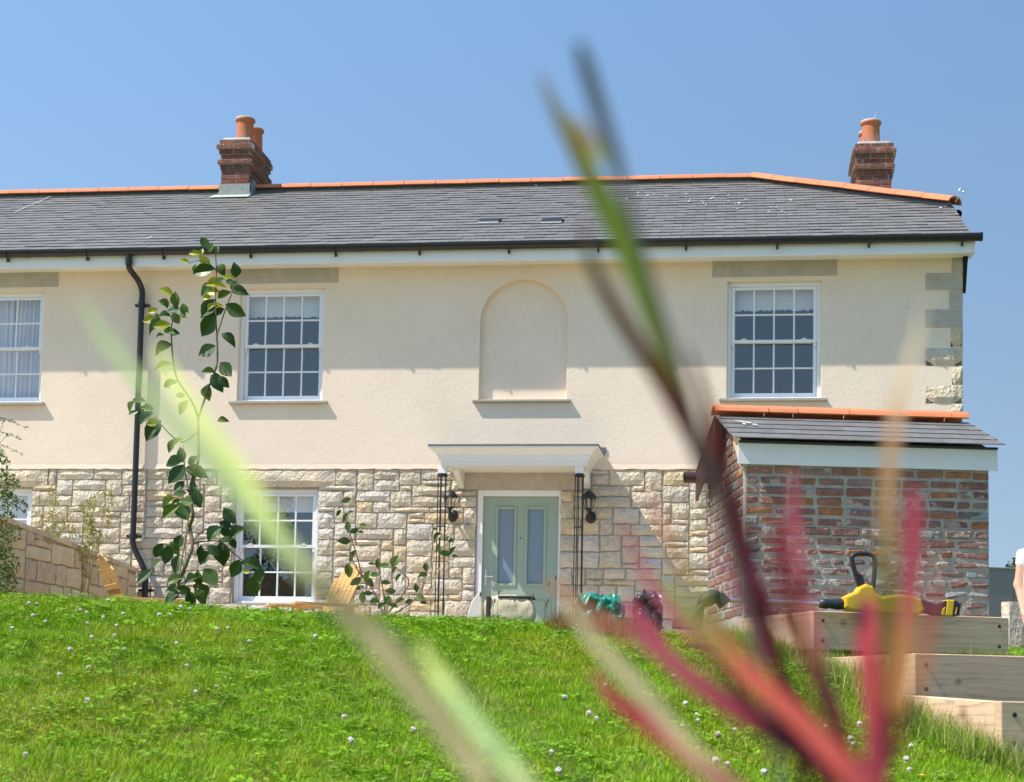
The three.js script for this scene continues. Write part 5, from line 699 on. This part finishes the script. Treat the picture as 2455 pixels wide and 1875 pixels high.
{
  const put = (px, py, d) => { const p = at(px, py, d); return V3(p.x, H(p.x, p.z), p.z); };
  { const q = put(1222, 1480, 9.6), g = thing('canvas_bag', 'cream canvas bag with dark trim on the grass before the green door', 'bag', q), hgt = at(1222, 1428, 9.6).y - q.y; obj('bag_body', crumple(0.29, hgt, 0.16, 11, 0.012).translate(0, hgt / 2, 0), mat([0.66, 0.52, 0.36]), g); obj('dark_trim', [cbox(0.20, 0.014, 0.165, 0.004).translate(0.04, hgt - 0.012, 0), cbox(0.026, hgt * 0.94, 0.165, 0.004).translate(-0.115, hgt * 0.48, 0.004)], mat([0.05, 0.03, 0.028]), g); obj('white_flap', uvm(extr([[-0.03, 0], [0.05, 0], [0.048, hgt * 0.9], [0.038, hgt * 1.06], [0.0, hgt * 0.8], [-0.022, hgt * 0.4]], 0.03, 0.006).translate(-0.215, 0, 0)), mat([0.72, 0.62, 0.55]), g); }
  { const q = put(1440, 1500, 9.3), hgt = at(1440, 1432, 9.3).y - q.y, g = thing('green_sack', 'crumpled emerald green plastic sack on the brow of the lawn', 'sack', q); obj('sack_body', crumple(0.24, hgt, 0.16, 21, 0.06, 30, 18, 12).translate(0, hgt / 2, 0), phys([0.02, 0.24, 0.15], { roughness: 0.35, clearcoat: 0.4 }), g); obj('tie', cbox(0.02, hgt * 0.9, 0.17, 0.004, 0.01).translate(-0.03, hgt * 0.52, 0), M.black, g); }
  { const q = put(1552, 1510, 9.2), hgt = at(1552, 1424, 9.2).y - q.y, g = thing('black_sack', 'crumpled black plastic sack beside the trimmer guard', 'sack', q); obj('sack_body', crumple(0.15, hgt, 0.14, 31, 0.06, 22, 22, 12).translate(0, hgt / 2, 0), phys([0.02, 0.02, 0.022], { roughness: 0.3, clearcoat: 0.5 }), g); }
}
// ------------------------------------------------------------------ lawn: grass, clover and weeds
const inTier = p => TIERS.some(t => { const dx = p.x - t.c.x, dz = p.z - t.c.z, u = dx * Math.cos(t.a) - dz * Math.sin(t.a), v = -(dx * Math.sin(t.a) + dz * Math.cos(t.a)); return u > -0.01 && u < t.lenF && v > -0.01 && v < t.lenR + 0.3; });
function blade(L, x, z, h, w, lean, dir, seg = 3) { const cx = Math.cos(dir), cz = Math.sin(dir), wx = -cz, wz = cx; let prev = null; for (let i = 0; i <= seg; i++) { const t = i / seg, b = lean * t * t, ww = w * (1 - t * 0.92) * (i === seg ? 0.12 : 1), c = V3(x + cx * b, h * t * (1 - 0.25 * lean / h * t), z + cz * b), l = c.clone().add(V3(wx * ww, 0, wz * ww)), r = c.clone().add(V3(-wx * ww, 0, -wz * ww)); if (prev) { L.push([prev[0], prev[1], r]); if (i < seg) L.push([prev[0], r, l]); } prev = [l, r]; } }
const smooth = g => { g.computeVertexNormals(); return g; };
const tuftGeo = (n, hmin, hmax, w, rad, lean) => { const L = []; for (let k = 0; k < n; k++) { const h = rr(hmin, hmax); blade(L, rr(-rad, rad), rr(-rad, rad), h, w * rr(0.7, 1.2), h * rr(0.1, lean), R() * 6.28); } return tris(L); };
const cloverGeo = n => { const L = []; for (let k = 0; k < n; k++) { const c = V3(rr(-0.03, 0.03), rr(0.02, 0.05), rr(-0.03, 0.03)), tx = rr(-0.35, 0.35), tz = rr(-0.35, 0.35), a0 = R() * 6.28; for (let q = 0; q < 3; q++) { const a = a0 + q * 2.094, s = rr(0.006, 0.010), P = (u, v) => { const X = Math.cos(a) * u - Math.sin(a) * v, Z = Math.sin(a) * u + Math.cos(a) * v; return c.clone().add(V3(X, X * tx + Z * tz + u * 0.2, Z)); }; L.push([P(0, 0), P(s * 0.6, s * 0.62), P(s * 1.15, s * 0.35)], [P(0, 0), P(s * 1.15, s * 0.35), P(s * 1.0, 0)], [P(0, 0), P(s * 1.0, 0), P(s * 1.15, -s * 0.35)], [P(0, 0), P(s * 1.15, -s * 0.35), P(s * 0.6, -s * 0.62)]); } } return tris(L); };
function scatter(name, label, category, geo, m, count, colFn, scl, keep, region) {
  const im = new THREE.InstancedMesh(geo, m, count), q = new THREE.Quaternion(), mm = new THREE.Matrix4(), col = new THREE.Color(); let n = 0, guard = 0;
  while (n < count && guard++ < count * 12) {
    const [x, z] = region(); const y = H(x, z), p = V3(x, y, z); if (inTier(p)) continue; if (keep && !keep(x, z)) continue;
    q.setFromEuler(new THREE.Euler(rr(-0.15, 0.15), R() * 6.28, rr(-0.15, 0.15))); const s = scl(x, z); mm.compose(V3(x, y - 0.004, z), q, V3(s, s * rr(0.8, 1.2), s)); im.setMatrixAt(n, mm); const c = colFn(x, z); col.setRGB(c[0], c[1], c[2]); im.setColorAt(n, col); n++;
  }
  im.count = n; im.name = name; im.castShadow = im.receiveShadow = true; return tag(im, label, category, null, 'stuff');
}
{
  const region = () => { const d = Math.sqrt(rr(3.7 * 3.7, 10.2 * 10.2)), px = R() < 0.78 ? rr(-200, 2650) : R() < 0.5 ? rr(-1300, -200) : rr(2650, 3500), p = at(px, 1372, d); return [p.x, p.z]; };
  const patch = (x, z) => 0.6 * vnoise(x * 1.1 + 50, z * 1.1 + 50, 4096, 61) + 0.4 * vnoise(x * 4 + 50, z * 4 + 50, 4096, 62);
  const gm = phys([1, 1, 1], { roughness: 0.7, transmission: 0.25, thickness: 0, ior: 1.3, specularIntensity: 0.4 });
  const gc = (x, z) => { const k = patch(x, z), v = rr(0.72, 1.3), y = Math.max(0, k - 0.45) * 1.6, dry = R() < 0.06 + 0.25 * y; return dry ? [0.46 * v, 0.42 * v, 0.10 * v] : [(0.262 + 0.18 * y) * v, (0.435 - 0.02 * y) * v, 0.010 * v]; };
  [[17, 0.016, 0.036, 0.0013, 0.048, 1.2], [13, 0.022, 0.05, 0.0013, 0.048, 1.1], [19, 0.010, 0.030, 0.0012, 0.052, 1.4]].forEach((a, k) => scatter('lawn_grass', ['mown lawn grass of medium length covering the slope', 'slightly longer lawn grass mixed through the slope', 'short fine lawn grass at the base of the sward'][k], 'grass', tuftGeo(...a), gm, 23000, gc, () => rr(0.75, 1.25), null, region));
  scatter('clover_leaves', 'clover leaves spread in patches through the lawn', 'clover', cloverGeo(8), gm, 3800, (x, z) => { const v = rr(0.65, 1.3); return [0.20 * v, 0.38 * v, 0.011 * v]; }, () => rr(0.8, 1.3), (x, z) => patch(x + 20, z) > 0.42 || R() < 0.25, region);
  scatter('long_grass', 'longer grass blades and straw scattered over the lawn', 'grass', tuftGeo(4, 0.05, 0.11, 0.0013, 0.03, 1.0), gm, 2200, () => R() < 0.3 ? [0.55, 0.50, 0.20] : [0.25, 0.40, 0.03], () => rr(0.8, 1.2), null, region);
  const strip = () => { const t = TIERS[Math.floor(R() * 3)], u = R(), side = R() < 0.6, a = t.a; const lx = side ? -rr(0.0, 0.22) : rr(-0.1, t.lenF), lz = side ? -rr(-0.1, 0.9) : rr(0.0, 0.25); return [t.c.x + lx * Math.cos(a) + lz * Math.sin(a), t.c.z - lx * Math.sin(a) + lz * Math.cos(a)]; };
  scatter('rough_grass', 'rough uncut grass and weeds along the timber boards', 'grass', tuftGeo(12, 0.06, 0.16, 0.002, 0.04, 0.7), gm, 1500, () => R() < 0.25 ? [0.50, 0.42, 0.16] : [0.21, 0.34, 0.025], () => rr(0.6, 1.1), null, strip);
  const rust = () => { const u = R(), p = at(1330 + u * 230 + rr(-20, 20), 1372, 8.75 + rr(-0.35, 0.35)); return [p.x, p.z]; };
  scatter('seeding_grass', 'rust red seeding grass on the brow of the lawn by the sacks', 'grass', tuftGeo(14, 0.06, 0.14, 0.0013, 0.035, 0.5), gm, 420, () => { const v = rr(0.7, 1.3); return R() < 0.75 ? [0.34 * v, 0.15 * v, 0.05 * v] : [0.2 * v, 0.2 * v, 0.05 * v]; }, () => rr(0.6, 1.1), null, rust);
  // flowers
  const head = new THREE.IcosahedronGeometry(0.0085, 2), hp = head.attributes.position; for (let i = 0; i < hp.count; i++) { const k = 0.62 + 0.6 * hash2(Math.round(hp.getX(i) * 3e4), Math.round(hp.getY(i) * 3e4) + Math.round(hp.getZ(i) * 3e4) * 7, 3); hp.setXYZ(i, hp.getX(i) * k * 1.1, hp.getY(i) * k * (hp.getY(i) < 0 ? 0.5 : 0.9), hp.getZ(i) * k * 1.1); } head.computeVertexNormals();
  const white = phys([0.74, 0.69, 0.61], { transmission: 0.2, thickness: 0 }), stemM = mat([0.16, 0.26, 0.05]), stemG = taper([V3(0, -0.07, 0), V3(0.004, -0.03, 0.002), V3(0, 0, 0)], 0.0011, 0.0009, 5, 4), skirt = new THREE.ConeGeometry(0.009, 0.006, 10, 1, true).translate(0, -0.006, 0), pinkM = mat([0.42, 0.24, 0.18]);
  const fl = []; for (const [x, y] of [[195, 105], [150, 100], [425, 138], [458, 150], [175, 165], [240, 195], [460, 207], [572, 85], [650, 155], [545, 175], [485, 278], [605, 270], [840, 160], [897, 160], [952, 120], [1000, 132], [1110, 112], [370, 343], [657, 343], [465, 440], [315, 475], [930, 310], [1315, 303], [1203, 230], [1145, 237], [1663, 273], [1140, 540], [1033, 568], [460, 612], [985, 430], [1815, 698], [1850, 820], [2180, 768], [135, 898], [615, 217], [65, 230]]) fl.push([x / 2.2, 1400 + y / 2.2]);
  for (const [x, y] of [[655, 640], [213, 682], [248, 708], [705, 690], [712, 718], [640, 743], [802, 782], [878, 760], [290, 553], [792, 896], [847, 917], [1013, 950], [975, 688], [1297, 745], [1450, 733], [1408, 800], [1420, 825], [1663, 893], [1677, 942], [1685, 832], [75, 945], [42, 860], [600, 517], [103, 612]]) fl.push([1300 + x / 1.905, 1350 + y / 1.905]);
  for (const [px, py] of fl) { const p = groundHit(px, py, 0.065); if (!p) continue; const g = thing('clover_flower', 'small white clover flower head standing in the lawn', 'flower', p, 'white clover flowers in the lawn'); obj('flower_head', head, white, g); obj('withered_skirt', skirt, pinkM, g); obj('stem', stemG, stemM, g); const s = rr(0.75, 1.15); g.scale.setScalar(s); g.rotation.set(rr(-0.4, 0.4), R() * 6, rr(-0.4, 0.4)); }
  const petal = new THREE.CircleGeometry(0.011, 10).rotateX(-1.1);
  for (const [x, y] of [[893, 530], [158, 280], [1735, 965]]) { const p = groundHit(1300 + x / 1.905, 1350 + y / 1.905, 0.06); if (!p) continue; const g = thing('yellow_flower', 'small yellow trefoil flower low in the grass', 'flower', p, 'yellow flowers in the grass'); obj('petals', [0, 1, 2, 3, 4].map(k => petal.clone().scale(0.5, 0.5, 0.8).translate(0, 0, 0.006).rotateY(k * 1.257)), mat([0.75, 0.42, 0.02]), g); obj('stem', stemG, stemM, g); }
  // plantain stalks against the door
  for (const [px, py, top, lean] of [[1192, 1470, 1420, 4], [1215, 1470, 1432, 12], [1240, 1475, 1438, -6], [1262, 1478, 1430, 16], [1290, 1480, 1450, 20], [1160, 1470, 1425, -8], [1330, 1490, 1385, 2], [1322, 1490, 1400, -6], [1305, 1485, 1440, 8], [1180, 1472, 1440, 6]]) { const b = at(px, py, 8.9); b.y = H(b.x, b.z); const t = at(px + lean, top, 8.9).sub(b), m = t.clone().multiplyScalar(0.55).add(V3(-lean * 0.0008, 0.01, 0)), g = thing('plantain_stalk', 'thin plantain seed stalk rising from the brow of the lawn', 'weed', b, 'seed stalks on the brow of the lawn'); obj('stalk', taper([V3(0, 0, 0), m, t], 0.0016, 0.0012, 8, 5), mat([0.20, 0.22, 0.07]), g); obj('seed_head', new THREE.SphereGeometry(0.006, 8, 8).scale(0.8, 2.2, 0.8).translate(...t.toArray()), mat([0.10, 0.08, 0.04]), g); }
}
// ------------------------------------------------------------------ blood grass close in front of the camera
{
  const b0 = at(2060, 2900, 0.52), base = V3(b0.x, H(b0.x, b0.z), b0.z), g = thing('blood_grass', 'clump of red and green blood grass blades close in the foreground', 'grass clump', base);
  const bm = phys([1, 1, 1], { vertexColors: true, specularIntensity: 0.35, roughness: 0.6, transmission: 0.12, thickness: 0, ior: 1.35 });
  function blade2(pts, w, cols, d0, d1, label, root = true) { // pts in photo pixels from the tip down; w = widths in pixels; cols from tip to root
    const n = pts.length, P = pts.map(([x, y], i) => at(x, y, d0 + (d1 - d0) * i / (n - 1)).sub(base)); if (root) { P.push(at(pts[n - 1][0] * 0.35 + 2060 * 0.65, pts[n - 1][1] * 0.4 + 2700 * 0.6, (d1 + 0.52) / 2).sub(base)); P.push(V3(rr(-0.02, 0.02), 0, rr(-0.02, 0.02))); }
    const c = new THREE.CatmullRomCurve3(P, false, 'centripetal'), N = 40, pos = [], col = [], idx = [];
    for (let i = 0; i <= N; i++) { const t = i / N, p = c.getPoint(t), tg = c.getTangent(t), view = CAM.clone().sub(base).sub(p).normalize(), face = view.clone().multiplyScalar(0.45).addScaledVector(SUN, 0.85).normalize(), side = V3(0, 0, 0).crossVectors(tg, face).normalize(), tt = t * (P.length - 1), k = Math.min(w.length - 1, Math.floor(tt)), k2 = Math.min(w.length - 1, k + 1), ww = (w[k] + (w[k2] - w[k]) * (tt - Math.floor(tt))) * (d0 + (d1 - d0) * Math.min(1, tt / (n - 1))) / FPX / 2 * 1.2, cc = cols[Math.min(cols.length - 1, k)], c2 = cols[Math.min(cols.length - 1, k + 1)], f = tt - Math.floor(tt); 
      for (const s of [-1, 0, 1]) { const q = p.clone().addScaledVector(side, s * ww).addScaledVector(face, s === 0 ? -ww * 0.22 : 0); pos.push(q.x, q.y, q.z); col.push(cc[0] + (c2[0] - cc[0]) * f, cc[1] + (c2[1] - cc[1]) * f, cc[2] + (c2[2] - cc[2]) * f); }
      if (i) for (const s of [0, 1]) { const a = (i - 1) * 3 + s; idx.push(a, a + 1, a + 3, a + 1, a + 4, a + 3); } }
    const ge = new THREE.BufferGeometry(); ge.setAttribute('position', new THREE.Float32BufferAttribute(pos, 3)); ge.setAttribute('color', new THREE.Float32BufferAttribute(col, 3)); ge.setIndex(idx); ge.computeVertexNormals(); const o = obj('blade', ge, bm, g); if (label) o.userData.label = label;
  }
  const crim = [0.16, 0.014, 0.024], mag = [0.19, 0.020, 0.038], coral = [0.29, 0.045, 0.027], olive = [0.125, 0.12, 0.022], green = [0.095, 0.15, 0.013], purple = [0.17, 0.03, 0.05], maroon = [0.21, 0.042, 0.042], scar = [0.24, 0.022, 0.028], brown = [0.20, 0.08, 0.02], peach = [0.50, 0.28, 0.15], cream = [0.60, 0.47, 0.32], beige = [0.26, 0.21, 0.11], dred = [0.18, 0.010, 0.015], lime = [0.48, 0.54, 0.14], pale = [0.29, 0.38, 0.15], grey = [0.19, 0.165, 0.165], tan = [0.33, 0.27, 0.13];
  const q = S => S.map(([x, y]) => [x * 1.1159, y * 1.1159]);
  blade2([[1500, 1440], [1560, 1520], [1603, 1580], [1736, 1679], [1900, 1770], [2060, 1870], [2110, 1960]], [26, 34, 40, 50, 66, 80, 60], [mag, mag, mag, crim, crim, crim, crim], 0.56, 0.46);
  blade2([[1590, 1385], [1650, 1470], [1740, 1560], [1800, 1620], [1890, 1700], [2000, 1810], [2090, 1950]], [14, 30, 40, 44, 44, 42, 40], [olive, olive, brown, coral, coral, coral, crim], 0.52, 0.40);
  blade2([[1680, 930], [1708, 1092], [1750, 1259], [1800, 1420], [1840, 1530], [1900, 1660], [2000, 1800], [2060, 1930]], [10, 24, 38, 32, 26, 30, 28, 22], [brown, maroon, purple, purple, purple, purple, purple, crim], 0.46, 0.48);
  blade2([[1860, 1220], [1870, 1300], [1885, 1400], [1915, 1520], [1960, 1650], [2030, 1800], [2070, 1940]], [8, 30, 34, 30, 24, 24, 20], [mag, mag, mag, brown, brown, maroon, maroon], 0.5, 0.5);
  blade2([[2072, 1430], [2075, 1470], [2080, 1560], [2088, 1660], [2095, 1760], [2090, 1920]], [22, 50, 44, 38, 40, 40], [scar, scar, scar, scar, crim, crim], 0.52, 0.42);
  blade2([[2190, 1170], [2188, 1260], [2183, 1399], [2165, 1540], [2145, 1680], [2120, 1800], [2090, 1940]], [14, 44, 38, 52, 48, 36, 30], [mag, crim, crim, brown, brown, brown, maroon], 0.52, 0.43);
  blade2([[2222, 690], [2205, 780], [2175, 890], [2141, 1036], [2128, 1190], [2127, 1434], [2120, 1640], [2095, 1930]], [12, 34, 44, 46, 46, 40, 30, 22], [cream, cream, cream, peach, peach, olive, brown, brown], 0.4, 0.46);
  blade2([[1420, 1610], [1470, 1672], [1540, 1725], [1610, 1777], [1736, 1875], [1850, 1980]], [10, 28, 38, 42, 46, 42], [maroon, dred, dred, dred, crim, crim], 0.56, 0.46);
  blade2([[1355, 1440], [1400, 1504], [1455, 1570], [1519, 1637], [1600, 1735], [1660, 1800], [1850, 2000]], [10, 24, 29, 34, 33, 26, 24], [beige, beige, beige, beige, beige, tan, crim], 0.48, 0.40);
  blade2(q([[1160, 160], [1200, 250], [1245, 340], [1300, 440], [1350, 540], [1390, 650], [1440, 790], [1500, 980], [1580, 1150], [1680, 1330], [1800, 1600]]), [10, 24, 34, 48, 52, 42, 34, 26, 18, 14, 12], [grey, olive, olive, green, green, green, olive, purple, purple, purple, purple], 0.50, 0.46);
  blade2(q([[1242, 90], [1258, 140], [1280, 210], [1305, 290], [1330, 370], [1350, 450]]), [20, 34, 36, 34, 30, 20], [grey, grey, grey, grey, grey, grey], 0.42, 0.43, null);
  blade2(q([[1250, 470], [1270, 560], [1320, 660], [1390, 770], [1450, 870], [1510, 990], [1600, 1180]]), [10, 26, 30, 34, 34, 30, 30], [maroon, grey, brown, brown, maroon, purple, purple], 0.44, 0.47);
  blade2(q([[1475, 740], [1500, 810], [1530, 900], [1560, 1000], [1600, 1130]]), [8, 22, 24, 20, 20], [mag, maroon, purple, purple, purple], 0.46, 0.48);
  for (const [pts, w, c, d0] of [[[[1300, 1390], [1380, 1440], [1500, 1520], [1640, 1610], [1780, 1700], [1960, 1850]], [8, 16, 20, 20, 20, 18], [brown, brown, maroon, maroon, crim, crim], 0.54], [[[1560, 1180], [1600, 1290], [1680, 1430], [1780, 1570], [1900, 1720], [2020, 1880]], [8, 20, 24, 22, 20, 18], [mag, brown, olive, brown, maroon, crim], 0.52], [[[1900, 1130], [1905, 1260], [1930, 1420], [1975, 1600], [2030, 1780]], [8, 22, 24, 20, 18], [mag, mag, crim, maroon, crim], 0.54], [[[1490, 1250], [1560, 1400], [1650, 1520], [1800, 1680], [1980, 1860]], [6, 16, 18, 18, 16], [mag, mag, maroon, crim, crim], 0.56], [[[2250, 1330], [2240, 1450], [2215, 1600], [2170, 1750], [2110, 1900]], [6, 16, 20, 20, 18], [brown, crim, brown, brown, crim], 0.54], [[[1720, 1310], [1760, 1420], [1830, 1560], [1930, 1720], [2040, 1880]], [6, 14, 18, 18, 16], [purple, purple, crim, crim, crim], 0.52]]) blade2(pts, w, c, d0, 0.46);
  blade2(q([[1225, 250], [1262, 300], [1290, 350]]), [20, 36, 26], [cream, peach, lime], 0.42, 0.42, null, false);
  blade2(q([[335, 750], [375, 820], [425, 895], [500, 990], [560, 1080], [620, 1175], [700, 1260]]), [12, 27, 30, 31, 28, 24, 20], [lime, lime, lime, lime, lime, pale, tan], 0.44, 0.38, null);
  blade2(q([[170, 640], [220, 720], [275, 790], [350, 880], [430, 970], [520, 1065], [600, 1160], [700, 1275], [800, 1370], [900, 1490], [1000, 1620], [1080, 1720]]), [8, 18, 25, 30, 35, 40, 42, 44, 46, 48, 46, 42], [pale, pale, pale, pale, pale, pale, pale, tan, tan, tan, tan, tan], 0.44, 0.36);
  blade2(q([[905, 1385], [935, 1440], [985, 1510], [1040, 1580], [1100, 1650], [1160, 1730]]), [12, 26, 32, 36, 38, 36], [lime, lime, pale, pale, pale, tan], 0.44, 0.38);
}
shade(scene);
renderer.render(scene, camera);
